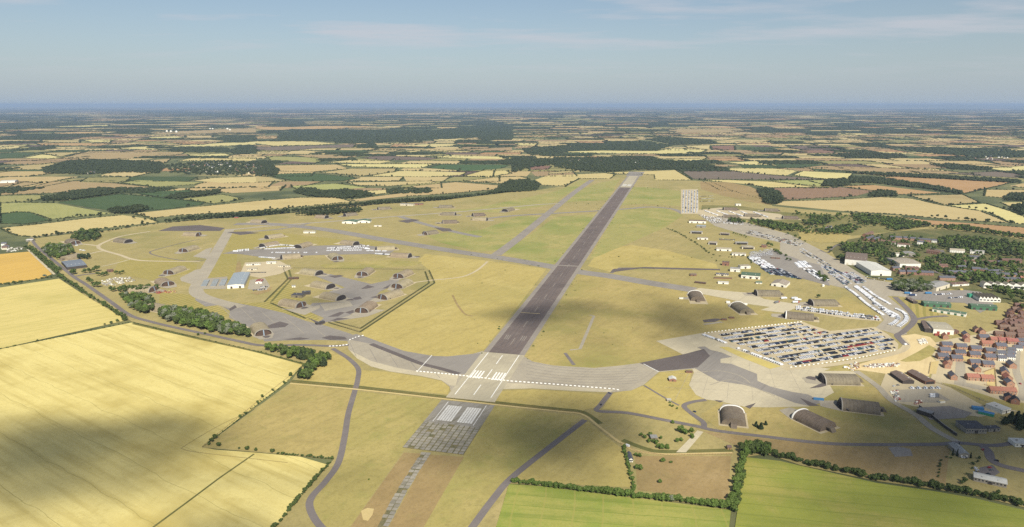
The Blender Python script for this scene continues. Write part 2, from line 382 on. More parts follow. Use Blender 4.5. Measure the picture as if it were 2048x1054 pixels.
# ------------------------------------------------------------------ airfield grass and its zones
AIRFIELD = '205,462 316,446 430,437 512,433 662,418 762,408 887,400 990,388 1024,384 1075,380 1131,372 1160,358 1221,357 1231,349 1309,350 1311,360 1384,361 1400,362 1460,365 1500,373 1530,386 1545,412 1660,424 1800,431 1862,450 1960,458 2060,476 2200,500 2200,1052 1948,990 1754,962 1600,930 1534,908 1490,914 1462,1020 1436,1013 1353,1003 1221,987 1077,970 1018,967 975,1110 500,1110 549,1054 668,918 557,908 404,895 580,766 607,727 512,702 263,643 180,590 120,545 55,490 60,478 140,468'
sheet('airfield_grass', AIRFIELD, 'airfield_grass', 0.0)
AIR_POLY = G(AIRFIELD)
for nm, s, m in (
    ('golden_grass', '722,664 870,566 858,540 836,522 850,508 980,522 1093,538 1030,620 967,700 944,708 895,713 866,712 808,702 730,674', 'golden_grass'),
    ('olive_grass', '1052,712 1100,640 1158,546 1224,555 1300,568 1382,584 1460,600 1540,622 1575,640 1604,644 1480,657 1405,666 1312,682 1366,708 1287,727 1242,731 1188,736 1106,731 1065,723', 'olive_grass'),
    ('golden_grass', '1175,532 1200,500 1262,490 1330,500 1432,528 1440,545 1400,540 1250,536 1224,545', 'golden_grass'),
    ('green_grass', '1178,520 1215,455 1238,418 1330,416 1366,430 1330,455 1250,490', 'meadow_grass'),
    ('green_grass', '1000,508 1060,470 1110,434 1195,427 1160,480 1130,520 1100,530', 'meadow_grass'),
    ('green_grass', '850,470 960,460 1040,432 1090,432 1000,500 960,503 880,485', 'meadow_grass'),
    ('golden_grass', '870,420 940,418 1030,400 1120,380 1160,360 1175,362 1100,410 1000,425', 'meadow_grass'),
    ('green_grass', '1200,365 1240,358 1215,400 1110,405 1160,380', 'meadow_grass'),
    ('green_grass', '1262,375 1290,374 1362,382 1360,412 1290,408 1243,410', 'meadow_grass'),
    ('lower_grass', '582,768 705,781 690,830 684,890 668,915 557,906 408,893', 'olive_grass'),
    ('lower_grass', '712,782 880,800 850,850 808,900 700,1054 640,1054 622,1010 660,960 690,890 700,820', 'green_grass'),
    ('lower_grass', '985,812 1160,832 1100,890 1024,950 945,1054 843,1060 925,915', 'green_grass'),
    ('lower_grass', '1170,838 1232,888 1255,905 1262,975 1130,968 1028,958 1100,895', 'golden_grass'),
    ('lower_grass', '604,764 660,702 690,716 712,737 712,772', 'golden_grass'),
    ('lower_grass', '722,740 779,744 841,754 883,762 899,774 896,789 720,772', 'golden_grass'),
    ('lower_grass', '1000,782 1065,779 1147,784 1215,789 1195,814 1160,822 990,803', 'golden_grass'),
    ('lower_grass', '1225,788 1287,772 1318,745 1384,739 1378,770 1412,800 1370,808 1400,850 1333,838 1254,822 1205,818', 'golden_grass'),
    ('lower_grass', '1270,912 1462,912 1456,1000 1353,990 1275,980', 'brown_grass'),
    ('lower_grass', '1405,862 1536,878 1701,894 1900,892 1890,975 1754,958 1640,934 1536,900 1480,895', 'brown_grass'),
    ('lower_grass', '1668,787 1700,770 1750,775 1790,812 1862,862 1890,884 1701,888 1536,872 1440,860 1400,830 1440,806 1600,817', 'olive_grass'),
    ('old_runway_bed', '808,905 852,908 757,1062 695,1062', 'brown_grass'),
    ('old_runway_bed', '857,909 928,914 843,1062 773,1062', 'brown_grass'),
    ('bomb_dump_grass', '1400,363 1460,365 1500,373 1530,386 1540,410 1490,402 1440,390 1402,378', 'brown_grass'),
    ('mown_grass', '463,470 540,462 600,470 720,483 772,484 740,500 560,503 450,500', 'mown_grass'),
    ('mown_grass', '437,508 475,508 470,560 415,556', 'mown_grass'),
    ('mown_grass', '465,606 530,605 575,562 640,640 612,640 560,624', 'mown_grass'),
    ('mown_grass', '240,520 330,515 395,528 390,545 300,560 225,545', 'mown_grass'),
    ('mown_grass', '1800,598 1870,615 1880,634 1830,637 1800,610', 'mown_grass'),
    ('mown_grass', '320,585 385,590 430,610 455,625 450,640 360,612 318,606', 'mown_grass'),
    ('town_ground', '1690,480 1780,464 1862,457 1960,464 2060,482 2200,505 2200,600 1990,606 1960,600 1950,585 1900,578 1868,592 1790,587 1785,562 1745,556 1690,535 1670,514 1660,495', 'town_grass'),
    ('scrub_ground', '1404,410 1480,412 1560,424 1660,430 1800,433 1862,453 1780,464 1700,472 1690,486 1640,486 1600,478 1560,462 1500,442 1440,430 1402,424', 'scrub_grass'),
    ('paddock', '1596,464 1640,460 1702,471 1690,484 1642,486 1602,479', 'olive_grass'),
    ('golden_grass', '1780,568 1812,572 1900,595 1880,600 1800,590', 'golden_grass'),
    ('golden_grass', '1690,590 1740,620 1748,640 1680,632 1600,617 1660,612', 'olive_grass'),
):
    sheet(nm, s, m, 0.05 + 0.003 * random.random())

# ------------------------------------------------------------------ runway
E_al = Vector((math.cos(RA), math.sin(RA), 0)); E_ac = Vector((math.sin(RA), -math.cos(RA), 0))
R0 = P(1008, 707)
def RP(s, t): return R0 + E_al * s + E_ac * t          # s metres along the runway, t metres to the right
def rs(px, py):
    d = P(px, py) - R0
    return d.dot(E_al), d.dot(E_ac)
S_far, S_near, S_old = rs(1250, 375)[0], rs(940, 800)[0], rs(870, 903)[0]
S_tip = rs(1262, 352)[0]
HW, DW = 31.5, 23.0
def rquad(name, s0, s1, t0, t1, mat, z, kind='structure', parent=None):
    return sheet(name, [RP(s0, t0), RP(s1, t0), RP(s1, t1), RP(s0, t1)], mat, z, kind, parent)
rquad('runway_shoulder', 0, S_tip, -HW, HW, 'shoulder', 0.20)
rw = rquad('runway', 0, S_far, -DW, DW, 'runway_asphalt', 0.26)
rquad('runway_concrete', S_near, -0.5, -HW - 0.5, HW + 0.5, 'runway_concrete', 0.28)
rquad('runway_concrete', S_far + 0.5, S_tip, -DW, DW, 'runway_concrete', 0.27)
rquad('runway_overrun', S_tip + 1, S_tip + 240, -42, 42, 'taxi_asphalt', 0.18)
rquad('broken_runway', S_old, S_near - 8, -HW - 3, HW + 3, 'broken_slabs', 0.24)
broken = rquad('broken_slab_bed', S_old, rs(882, 847)[0], -HW - 3, HW + 3, 'weed_joint', 0.27)
btrack = strip('broken_track', '853,905 830,940 805,980 765,1054 740,1100', 9.0, 'weed_joint', 0.16, False)
def slab_mesh(k):
    r = random.Random(k); h = 2.78
    t = [(-h + r.uniform(0, .5), -h + r.uniform(0, .5)), (h - r.uniform(0, .5), -h + r.uniform(0, .5)), (h - r.uniform(0, .9), h - r.uniform(0, .9)), (-h + r.uniform(0, .5), h - r.uniform(0, .5))]
    vs = [(x, y, 0.0) for x, y in t] + [(x * 0.99, y * 0.99, 0.14) for x, y in t]
    return mesh_from('slab', vs, [(4, 5, 6, 7), (0, 1, 5, 4), (1, 2, 6, 5), (2, 3, 7, 6), (3, 0, 4, 7)], [('broken_slabs', 'old_slab')[k % 2]])
SLABS = [slab_mesh(k) for k in range(8)]
def slab(p, parent, rz):
    o = put('slab', random.choice(SLABS), parent, (p.x, p.y, 0.27 + random.uniform(0, 0.06)), rz + random.uniform(-0.03, 0.03) + random.choice((0, math.pi)))
    o.rotation_euler[0] = random.uniform(-0.012, 0.012); o.rotation_euler[1] = random.uniform(-0.012, 0.012)
s_ = S_old + 3
while s_ < rs(882, 847)[0]:
    for k in range(11):
        if random.random() > 0.04: slab(RP(s_, -HW - 0.2 + 6.3 * k), broken, RA)
    s_ += 6.0
ln_ = G('853,905 830,940 805,980 765,1054'); 
for a_, b_ in zip(ln_, ln_[1:]):
    u_ = (b_ - a_).normalized(); n_ = Vector((-u_.y, u_.x, 0)); q_ = 3.0
    while q_ < (b_ - a_).length:
        for sd in (-3, 3):
            if random.random() > 0.1: slab(a_ + u_ * q_ + n_ * sd * 0.9, btrack, math.atan2(u_.y, u_.x))
        q_ += 6.0
sheet('bare_patch', '722,1022 735,1016 748,1018 745,1030 736,1042 726,1040', 'track', 0.22)
def mark(s0, s1, t0, t1, mat='white_paint'):
    o = rquad('paint_mark', s0, s1, t0, t1, mat, 0.33, None, rw)
for sg in (-1, 1):
    mark(S_near + 12, -2, sg * 23.6 - 0.55, sg * 23.6 + 0.55)
    mark(rs(885, 845)[0], S_near - 12, sg * 24.5 - 0.5, sg * 24.5 + 0.5, 'faded_paint')
    for k in range(4):
        a = rs(953, 749)[0]
        mark(a - 14, a + 14, sg * (8.0 + 4.1 * k + 1) - 1.1, sg * (8.0 + 4.1 * k + 1) + 1.1)
        mark(a + 62, a + 84, sg * (9 + 3.6 * k) - 0.5, sg * (9 + 3.6 * k) + 0.5, 'runway_concrete')
    for k in range(6):
        a0, a1 = rs(888, 842)[0], rs(909, 812)[0]
        mark(a0, a1, sg * (4.6 + 3.1 * k) - 1.25, sg * (4.6 + 3.1 * k) + 1.25, 'faded_paint')
    for k in range(5):
        a = S_far + 60
        mark(a, a + 70, sg * (4 + 3.6 * k) - 1.2, sg * (4 + 3.6 * k) + 1.2, 'faded_paint')
for a, b_ in (((991, 728), (1003, 711)), ((970, 757), (982, 739)), ((946.5, 790), (960, 770))):
    mark(rs(*a)[0], rs(*b_)[0], -0.6, 0.6)
for k in range(26):
    mark(40 + 90 * k, 72 + 90 * k, -0.5, 0.5, 'shoulder')
for sg in (-1, 1):
    for k in range(3): mark(62, 84, sg * (10 + 3 * k) - 0.6, sg * (10 + 3 * k) + 0.6, 'shoulder')
a = rs(1123, 531)[0]
mark(a - 4, a + 4, -22.5, 22.5, 'shoulder')
a = rs(1068, 627)[0]
mark(a - 1, a + 1, -22.5, 12, 'sand')

# ------------------------------------------------------------------ taxiways and aprons
sheet('taxi_apron', '695,682 712,671 730,673 808,702 866,712 895,713 944,708 967,702 905,795 899,773 883,761 841,752 779,743 742,733 714,717 697,699', 'taxi_concrete', 0.12)
sheet('taxi_track', '685,676 712,668 730,673 808,702 866,712 895,713 944,708 962,706 930,748 917,748 880,737 841,727 790,706 742,688', 'taxi_asphalt', 0.16)
strip('taxi_band', '742,688 790,707 841,727 880,737 918,748', 9.0, 'dark_asphalt', 0.19)
sheet('pale_edge', '697,699 714,708 742,722 790,735 841,744 917,751 911,772 899,771 883,761 841,752 779,743 742,733 714,717', 'pale_concrete', 0.17)
sheet('taxi_apron', '1046,712 1065,723 1106,731 1188,736 1242,731 1280,726 1318,744 1287,770 1263,781 1221,785 1147,782 1065,777 998,779', 'taxi_concrete', 0.12)
sheet('pale_edge', '1003,766 1060,768 1130,773 1226,780 1221,785 1147,782 1065,777 998,779', 'pale_concrete', 0.17)
sheet('hardstand', '1312,682 1405,666 1480,692 1567,733 1640,735 1720,745 1700,752 1656,764 1668,785 1618,813 1535,815 1490,814 1440,803 1412,799 1392,790 1378,770 1388,745 1384,738 1318,744 1280,726 1366,709', 'pale_concrete', 0.12)
sheet('dark_patch', '1279,726 1366,709 1405,700 1394,694 1410,693 1421,700 1443,705 1464,714 1441,718 1441,726 1463,728 1514,748 1515,762 1540,773 1584,784 1616,789 1647,805 1618,812 1590,806 1537,785 1490,770 1435,762 1390,737 1318,743', 'taxi_asphalt', 0.17)
sheet('dark_patch', '1279,726 1366,709 1408,698 1420,712 1395,735 1318,743', 'dark_asphalt', 0.20)
sheet('yellow_strip', '1438,694 1456,694 1500,710 1562,733 1540,738 1480,714', 'yellow_moss', 0.21)
for s in ('1618,777 1645,766 1655,766 1652,772 1640,775', '1600,796 1640,812 1618,812', '1428,800 1448,802 1440,805', '1490,813 1512,806 1500,818'):
    sheet('dark_patch', s, 'dark_asphalt', 0.22)
strip('cross_taxiway', '470,448 540,448 600,453 663,461 772,480 900,501 1008,517 1102,533 1160,544 1225,553 1300,566 1388,580', 40.0, 'taxi_asphalt', 0.15)
strip('parallel_taxiway', '992,510 1040,474 1100,424 1150,384 1184,360', 27.0, 'shoulder', 0.13)
strip('west_taxiway', '460,458 440,492 418,530 400,560 392,580 402,592 434,603 480,615', 27.0, 'taxi_concrete', 0.13)
sheet('west_apron', '395,586 433,597 468,605 521,615 568,626 612,642 646,650 700,667 714,674 700,682 646,680 568,681 529,683 521,673 497,654 458,635 460,622 440,610 411,613 390,600', 'taxi_asphalt', 0.11)
for s in ('460,622 474,615 470,610 458,618', '533,652 560,643 578,648 570,654 540,657', '643,676 660,671 690,674 694,679 660,680', '568,679 600,675 620,677 600,680'):
    sheet('dark_patch', s, 'dark_asphalt', 0.20)
strip('north_taxiway', '456,460 540,452 620,446 700,440 762,435 872,427 937,422 1024,414 1080,409 1120,407', 16.0, 'taxi_concrete', 0.13)
strip('link_taxiway', '960,439 1019,432 1102,427 1207,421 1261,417 1300,414 1345,418 1368,428', 20.0, 'taxi_asphalt', 0.14)
strip('link_taxiway', '800,433 845,447 887,458 920,466 960,474', 22.0, 'taxi_asphalt', 0.14)
strip('link_taxiway', '620,446 560,458 455,466', 14.0, 'taxi_asphalt', 0.135)
for s in ('316,462 345,453 400,450 450,456 440,462 380,462', '455,464 490,463 520,466 480,470', '795,442 825,438 840,440 815,446', '868,455 900,457 905,462 885,463', '1290,534 1226,538 1220,545 1280,537 1440,541 1440,538'):
    sheet('dark_patch', s, 'dark_asphalt', 0.19)
strip('boundary_track', '1222,546 1240,536 1300,536 1440,539', 8.0, 'road_asphalt', 0.17, False)
sheet('shelter_apron', '632,648 648,636 610,620 625,606 680,604 640,588 690,575 622,549 660,548 742,568 800,556 810,552 785,572 760,583 745,600 712,620 690,640 660,643', 'taxi_asphalt', 0.12)
for s in ('655,634 680,624 690,625 676,633', '658,643 675,636 700,637 676,641', '722,578 735,570 750,574 735,577', '656,552 680,550 688,552 670,556', '705,596 720,593 724,598 710,600', '690,625 706,620 712,624 700,628', '740,595 760,590 758,597', '765,577 782,568 775,577', '613,634 640,645 652,646 640,651'):
    sheet('dark_patch', s, 'dark_asphalt', 0.20)
for s in ('655,645 740,618 770,620 735,633', '560,617 600,618 640,610 640,616 610,630 600,628', '640,608 700,604 706,612 650,622'):
    sheet('concrete_pad', s, 'taxi_concrete', 0.16)
for s in ('386,513 412,498 425,495 414,518', '360,556 390,540 400,538 386,569 362,562'):
    sheet('hardstand', s, 'taxi_concrete', 0.14)
strip('peripheral_loop', '60,476 100,470 165,462', 6.0, 'gravel', 0.12)
strip('peripheral_loop', '300,463 245,472 215,482 197,492 205,500 240,510 263,518 300,522 400,523', 9.0, 'gravel', 0.12)
strip('peripheral_loop', '197,492 175,489 150,487', 8.0, 'gravel', 0.125)
strip('peripheral_loop', '205,502 185,506 160,512', 8.0, 'gravel', 0.125)
strip('path', '263,518 230,527 203,533', 4.0, 'pale_concrete', 0.13)
strip('path', '410,520 372,522 320,513 300,506 310,500 360,487 400,478', 4.0, 'road_asphalt', 0.135)
strip('path', '820,566 868,560 900,557 930,552 955,540 975,523', 6.0, 'gravel', 0.135)
strip('path', '905,590 915,610 930,628 945,632', 4.0, 'brown_grass', 0.09)
strip('path', '1140,700 1160,698 1188,632 1180,630', 5.0, 'taxi_concrete', 0.13, False)
strip('path', '1148,730 1130,706', 5.0, 'road_asphalt', 0.13, False)
sheet('concrete_strip', '1399,576 1450,582 1503,586 1528,598 1598,609 1590,617 1568,626 1521,620 1540,614 1496,608 1456,598 1378,583', 'pale_concrete', 0.16)
sheet('tech_apron', '1395,428 1440,432 1500,447 1580,469 1640,499 1690,528 1738,558 1790,566 1900,590 1975,590 1990,612 1960,624 1930,604 1880,602 1790,592 1775,592 1815,625 1822,640 1802,657 1815,668 1800,672 1770,662 1750,657 1768,640 1758,627 1690,577 1660,570 1600,556 1540,542 1500,522 1500,508 1560,500 1560,485 1490,470 1430,452', 'taxi_concrete', 0.11)
sheet('car_yard', '1494,514 1546,500 1600,520 1640,530 1660,572 1600,556 1540,544', 'taxi_asphalt', 0.15)
sheet('car_park', '1405,667 1500,656 1604,643 1622,650 1660,662 1750,654 1775,668 1797,688 1795,700 1720,716 1640,728 1567,734', 'gravel', 0.16)
sheet('car_park', '1588,610 1610,613 1762,636 1764,643 1690,637 1592,620', 'gravel', 0.165)
sheet('car_park', '1362,379 1396,378 1398,428 1362,428', 'gravel', 0.15)
sheet('car_park', '1396,420 1440,415 1560,428 1580,438 1540,440 1400,432', 'gravel', 0.145)
strip('park_road', '1567,738 1640,732 1720,721 1790,706 1812,694 1808,682 1795,672', 11.0, 'gravel', 0.18)
strip('service_road', '1812,690 1795,672 1806,664 1824,648 1828,636 1815,618 1790,594', 10.0, 'road_asphalt', 0.19)
strip('service_road', '1826,640 1860,634 1895,632', 8.0, 'road_asphalt', 0.17)
sheet('bare_sand', '1798,672 1830,668 1860,674 1876,690 1848,702 1872,722 1858,752 1800,752 1740,743 1690,737 1740,722 1800,706 1816,692', 'sand', 0.14)
sheet('weed_bank', '1800,722 1835,704 1858,690 1874,698 1862,712 1840,722 1812,724', 'green_grass', 0.19)
sheet('weed_bank', '1648,742 1690,728 1712,734 1700,742', 'green_grass', 0.19)
sheet('works_yard', '1772,745 1800,748 1880,768 1900,775 1960,808 2000,826 1960,834 1900,826 1840,815 1790,805 1760,775', 'gravel', 0.13)
sheet('works_yard', '1798,780 1860,776 1900,800 1880,806 1800,804', 'taxi_concrete', 0.17)
sheet('works_yard', '1838,815 1900,812 1945,826 1930,836 1860,840', 'shoulder', 0.17)
sheet('concrete_pad', '1776,895 1796,893 1820,898 1826,912 1790,914', 'taxi_asphalt', 0.14)
# roads
strip('perimeter_road', '62,476 74,493 110,523 147,553 172,569 219,602 259,630 300,643 350,655 420,670 480,683 525,691 600,690 660,692 698,690', 8.0, 'road_asphalt', 0.22)
strip('perimeter_road', '147,553 170,549 190,547', 9.0, 'road_asphalt', 0.21)
strip('farm_track', '55,498 80,522 109,549', 5.0, 'pale_concrete', 0.10)
strip('loop_road', '665,697 697,717 716,737 716,756 710,781 697,826 689,875 677,925 652,962 623,995 621,1020 642,1054 690,1095', 7.0, 'road_asphalt', 0.20)
strip('old_road', '1170,840 1100,894 1024,955 985,1000 945,1054 910,1100', 7.5, 'road_asphalt', 0.20)
strip('south_road', '1221,785 1202,809 1196,822 1254,826 1333,841 1395,853 1436,862 1536,874 1620,884 1701,889 1865,889 1915,886 1989,891 2048,882 2150,866', 7.0, 'road_asphalt', 0.21)
strip('shelter_road', '1412,800 1385,804 1368,812 1384,828 1406,844 1408,854', 6.5, 'road_asphalt', 0.205)
strip('shelter_road', '1288,771 1330,796 1358,811', 3.0, 'road_asphalt', 0.2)
strip('east_road', '1712,742 1754,772 1783,801 1832,830 1866,858 1915,884', 9.0, 'taxi_concrete', 0.20)
strip('access_road', '1960,888 1976,902 1982,918 2000,930 2050,942 2150,962', 9.0, 'road_asphalt', 0.20)
sheet('car_park', '1960,935 1985,930 2000,945 1985,955 1955,950', 'road_asphalt', 0.17)
strip('dirt_track', '580,767 705,778 800,788 880,797 1024,813 1120,823 1165,829 1200,855 1240,885 1275,902 1330,909 1380,908 1465,906', 3.6, 'track', 0.23)
sheet('gravel_path', '1395,861 1407,864 1372,905 1352,905', 'pale_concrete', 0.22)
strip('verge', '582,762 705,773 800,784 880,793 1024,809 1120,819 1165,825 1200,848', 9.0, 'dark_grass', 0.09)
strip('verge', '1245,880 1290,897 1330,903 1465,900', 7.0, 'dark_grass', 0.09)
strip('verge', '265,647 400,678 512,703 607,728', 5.0, 'dark_grass', 0.09)
strip('tram_track', '508,908 440,955 380,1000 296,1062', 2.2, 'dark_grass', 0.02, False)
strip('tram_track', '600,760 512,815 440,850 372,890 366,898 400,905 512,918 575,925', 1.2, 'olive_grass', 0.02)
for s in ('657,645 720,664 869,566 858,541', '668,643 721,657 858,566 850,543', '529,604 576,558 566,537', '543,603 583,558 578,540', '541,606 612,637'):
    strip('security_strip', s, 4.5, 'dark_grass', 0.10, False)
# housing estate ground
sheet('estate_ground', '1850,690 1900,678 1960,668 2060,640 2120,640 2120,830 2020,822 1960,792 1900,772 1860,762 1872,720', 'gravel', 0.09)
sheet('estate_road', '1912,722 1930,722 1932,765 1990,778 1985,786 1908,768', 'taxi_concrete', 0.15)
strip('estate_road', '2034,700 2032,740 2046,780 2040,800', 9.0, 'taxi_concrete', 0.16)
for s in ('1862,724 1878,722 1872,748 1858,748', '1968,745 1990,735 1992,775 1975,772', '1926,705 1965,708 1962,725 1925,722', '1905,690 1960,695 1940,705 1900,700'):
    sheet('back_garden', s, 'track', 0.23)
sheet('verge', '1880,765 1910,770 2000,800 2048,806 2048,825 1990,812 1930,785', 'green_grass', 0.12)
strip('town_lane', '1884,500 1888,512 1880,530 1872,545', 7.0, 'road_asphalt', 0.2)
strip('town_lane', '1690,486 1670,492 1655,505 1640,500', 5.0, 'road_asphalt', 0.2)
strip('town_lane', '1790,486 1850,492 1884,503', 6.0, 'road_asphalt', 0.2)
strip('town_lane', '1872,545 1920,556 1990,562 2060,566', 6.0, 'road_asphalt', 0.2)
strip('town_lane', '1960,520 2010,530 2060,545', 6.0, 'road_asphalt', 0.2)
strip('wood_lane', '1612,466 1622,455 1632,448', 4.0, 'gravel', 0.2)
sheet('lorry_yard', '1812,586 1860,582 1930,580 1962,584 1990,612 1960,626 1930,606 1880,604 1815,598', 'taxi_asphalt', 0.19)
sheet('truck_yard', '445,507 470,501 520,498 600,492 700,490 745,492 790,500 775,511 740,508 640,510 590,512 540,517 480,508', 'taxi_asphalt', 0.13)
sheet('storage_yard', '402,578 412,557 455,553 452,578', 'taxi_concrete', 0.13)
sheet('compound_yard', '480,548 490,525 560,522 585,536 560,548 520,556', 'gravel', 0.13)
sheet('compound_yard', '495,578 500,560 530,556 540,572 530,584', 'taxi_concrete', 0.13)
for s in ('470,548 474,525 480,522 484,538 478,550', '500,586 530,580 545,572 540,582 515,590'):
    sheet('bare_earth', s, 'brown_grass', 0.14)
sheet('earth_bank', '640,530 700,524 780,520 845,524 830,532 720,538 650,537', 'green_grass', 0.12)
sheet('foundation', '1405,640 1430,637 1444,638 1430,644 1408,645', 'dark_asphalt', 0.14)
sheet('foundation', '1405,648 1440,643 1448,645 1410,650', 'taxi_concrete', 0.15)
# tar seams and tyre marks on the aprons
for k in range(7):
    strip('tar_seam', '1052,%.1f 1110,%.1f 1190,%.1f 1275,%.1f' % (722 + 6.5 * k, 733 + 5.6 * k, 739 + 5.2 * k, 736 + 5.0 * k), 0.9, 'taxi_asphalt', 0.19)
for k in range(6):
    strip('tar_seam', '%.1f,702 %.1f,800' % (1400 + 32 * k, 1350 + 52 * k), 0.45, 'taxi_concrete', 0.155, False)
    strip('tar_seam', '1330,%.1f 1660,%.1f' % (700 + 15 * k, 735 + 11 * k), 0.45, 'taxi_concrete', 0.155, False)
for s in ('1218,760 1230,768 1226,776 1205,778', '1395,745 1440,742 1480,752 1500,766', '1420,770 1460,760 1500,772 1550,792', '1060,745 1130,752 1200,752 1260,742'):
    strip('tyre_mark', s, 1.6, 'taxi_concrete', 0.23)
for k in range(5):
    strip('tar_seam', '%.1f,%.1f %.1f,%.1f' % (430 + 46 * k, 600 + 11 * k, 470 + 46 * k, 640 + 9 * k), 0.8, 'taxi_concrete', 0.17, False)
    strip('tar_seam', '%.1f,%.1f %.1f,%.1f' % (700 + 40 * k, 686 + 12 * k, 712 + 42 * k, 712 + 11 * k), 0.7, 'taxi_asphalt', 0.2, False)
for t_ in (-13, -6, 5, 12):
    strip('tyre_mark', [RP(30, t_), RP(500, t_ * 0.8), RP(1100, t_ * 0.6)], 1.6, 'dark_asphalt', 0.285, False)
strip('tyre_mark', [RP(rs(1085, 600)[0] + 12 * math.sin(q * 0.35), -20 + 4 * q) for q in range(11)], 1.2, 'shoulder', 0.29)
# ------------------------------------------------------------------ traced fields beyond the airfield (type letter, outline)
FIELDS = '''w 0,456 80,448 160,438 245,430 300,438 317,444 297,446 203,457 149,463 69,473 40,472 20,466
l 0,407 40,405 110,406 170,417 222,427 130,436 100,438 60,424 30,424 0,428
g 0,428 35,424 60,425 100,440 50,448 0,447
g 118,404 240,388 330,396 410,405 400,410 325,419 225,422 118,405
g 265,385 375,380 405,385 330,397 303,392
t 0,387 60,375 105,363 160,362 225,366 312,375 300,379 240,380 125,385 0,390
l 0,405 0,392 60,390 108,390 75,400 45,403
t 0,380 45,364 85,366 0,381
l 160,364 175,355 260,354 258,362 220,366
l 242,366 275,360 412,365 388,369 312,374
y 388,361 425,356 512,353 512,365 450,366
w 408,380 512,373 572,371 560,381 462,386
l 360,398 445,389 487,397 462,403 425,407
w 262,427 400,413 512,402 600,395 672,395 704,403 637,410 512,421 350,431 305,436
t 0,336 105,325 135,325 82,339 0,339
t 120,317 180,302 372,304 362,309 288,316 220,319
y 45,316 82,309 118,311 108,318
t 80,306 170,303 120,314
y 240,297 288,291 322,300 240,298
y 318,294 370,290 512,282 512,290 400,293 345,295
y 375,309 450,307 465,311 380,314
t 250,324 342,317 332,326
w 355,322 390,315 512,315 512,322 425,321
g 0,305 75,306 42,315 0,317
y 0,290 58,291 32,297 0,299
o 70,286 170,286 232,287 200,292 82,291
y 160,279 225,281 220,285 180,284
t 82,280 160,280 160,285 82,285
o 105,265.5 200,262 212,265 150,268 110,268
y 108,253 218,249.5 218,254 108,255
t 290,267 375,261 512,255 512,265 400,267 325,269
y 290,275 350,272 370,275 312,278
y 370,271 425,270 425,274.5 372,274.5
w 697,400 752,392.5 845,381 822,372.5 912,364 1002,371 987,379 912,386 812,392.5 717,402
y 730,382 812,377 834,379 752,389
l 580,372 672,367 734,375 662,380 594,379
y 692,365 862,362 872,365 777,372 712,370
g 527,349 617,346 720,356 687,362 587,362
t 512,352 537,354 572,362 512,365
y 737,352 804,341 912,344 934,345 922,350 862,354
w 544,331 672,329 697,337 622,344 560,342
t 640,345 702,337 794,337 790,344 724,352 662,347
y 672,328 870,328 842,336 787,335 702,333
g 854,336 882,329 1020,330 1002,337 937,342
w 927,352 967,341 1012,341 1024,347 974,355
w 927,362 987,355 1040,353 1060,358 1002,367
y 652,325 707,319 782,322 757,327
b 720,316 762,311 882,316 857,320 762,320
t 587,310 722,309 732,311 667,320 617,315
l 529,312 632,315 652,320 632,325 542,320
y 512,304 612,301 672,305 652,309 512,308
y 784,310 870,310 850,314 800,313
y 867,314 900,310 1024,314 1024,318 937,317
b 512,294 712,289 707,295 637,296 587,301 512,301
w 512,282 612,282 677,287 632,290 544,292 512,287
o 512,252 587,254 652,251 762,253 672,259 587,259 550,261 512,258
y 792,290 887,287 937,290 874,294
y 752,286 850,284 812,287
y 862,277 922,276 947,281 867,282
t 912,300 1024,294 1024,302 937,301
t 724,300 807,299 787,304
w 804,304 842,300 844,302 812,307
w 847,302 867,300 947,303 937,305
y 1131,303 1199,301 1311,302 1346,296 1416,300 1399,306 1324,308 1249,307 1136,305
y 1369,292 1421,290 1416,299 1374,295
t 1159,310 1289,309 1249,312 1214,314
w 1209,345 1351,340 1384,360 1311,360 1309,350 1231,347
w 1069,360 1094,351 1209,346 1231,349 1221,357 1159,357 1131,372 1081,370
b 1359,340 1449,340 1540,350 1656,359 1540,359 1386,358
w 1396,359 1459,360 1540,363 1631,374 1536,375 1490,368 1449,364
y 1431,337 1536,336 1596,341 1573,351 1536,349 1486,345
y 1324,320 1414,316 1399,322 1339,324
y 1454,325 1536,321 1580,324 1536,330 1486,329
t 1384,331 1449,329 1486,332 1399,335
r 1054,337 1074,331 1104,332 1096,339 1069,340
l 1144,332 1174,330 1204,334 1164,337
t 1096,345 1159,340 1161,344 1101,348
r 1421,292 1469,291 1471,300 1424,300
y 1056,311 1101,312 1099,316 1069,317
y 1024,286 1104,289 1039,291
y 1024,277 1116,278 1024,280
y 1294,272 1486,275 1449,280 1349,275
t 1324,257 1499,260 1449,265 1349,265
y 1551,409 1566,402 1661,400 1761,394 1824,397 1886,411 1961,422 2018,445 1911,440 1801,429 1686,422
y 1896,411 1971,407 2021,422 2060,438 2100,452 2023,446 1978,424
r 1544,376 1681,374 1748,382 1711,392 1566,400
o 1686,372 1748,370 1886,386 1798,389 1751,381
t 1816,391 1926,389 1961,405 1891,410
o 1748,357 1791,353 2026,365 1931,387 1846,367
y 1606,342 1706,347 1696,359 1641,357 1586,350
l 1540,361 1656,360 1641,372 1600,369
w 1968,392 1971,379 2060,380 2060,388 2011,396
w 2001,405 2060,404 2060,410 2023,415
w 2018,372 2060,364 2060,376
t 1598,336 1643,331 1786,336 1896,342 1961,350 1836,346 1711,342
b 1898,347 2060,340 2060,357 1961,352
y 1976,336 2060,331 2060,342 2011,342
t 1981,322 2060,320 2060,330 1998,329
r 1581,302 1666,299 1671,306 1586,307
b 1573,292 1661,291 1656,296 1586,297
y 1566,306 1666,307 1676,311 1561,311
y 1843,291 1961,294 1973,296 1861,295
y 1741,302 1846,307 1786,309
y 1956,301 2060,297 2060,304
y 1806,275 1906,275 1926,279 1861,277
w 1661,266 1773,267 1711,271 1676,271
y 1801,249 1873,250 1836,254
o 1801,433 1850,440 1950,447 2060,456 2060,470 1963,459 1862,449'''
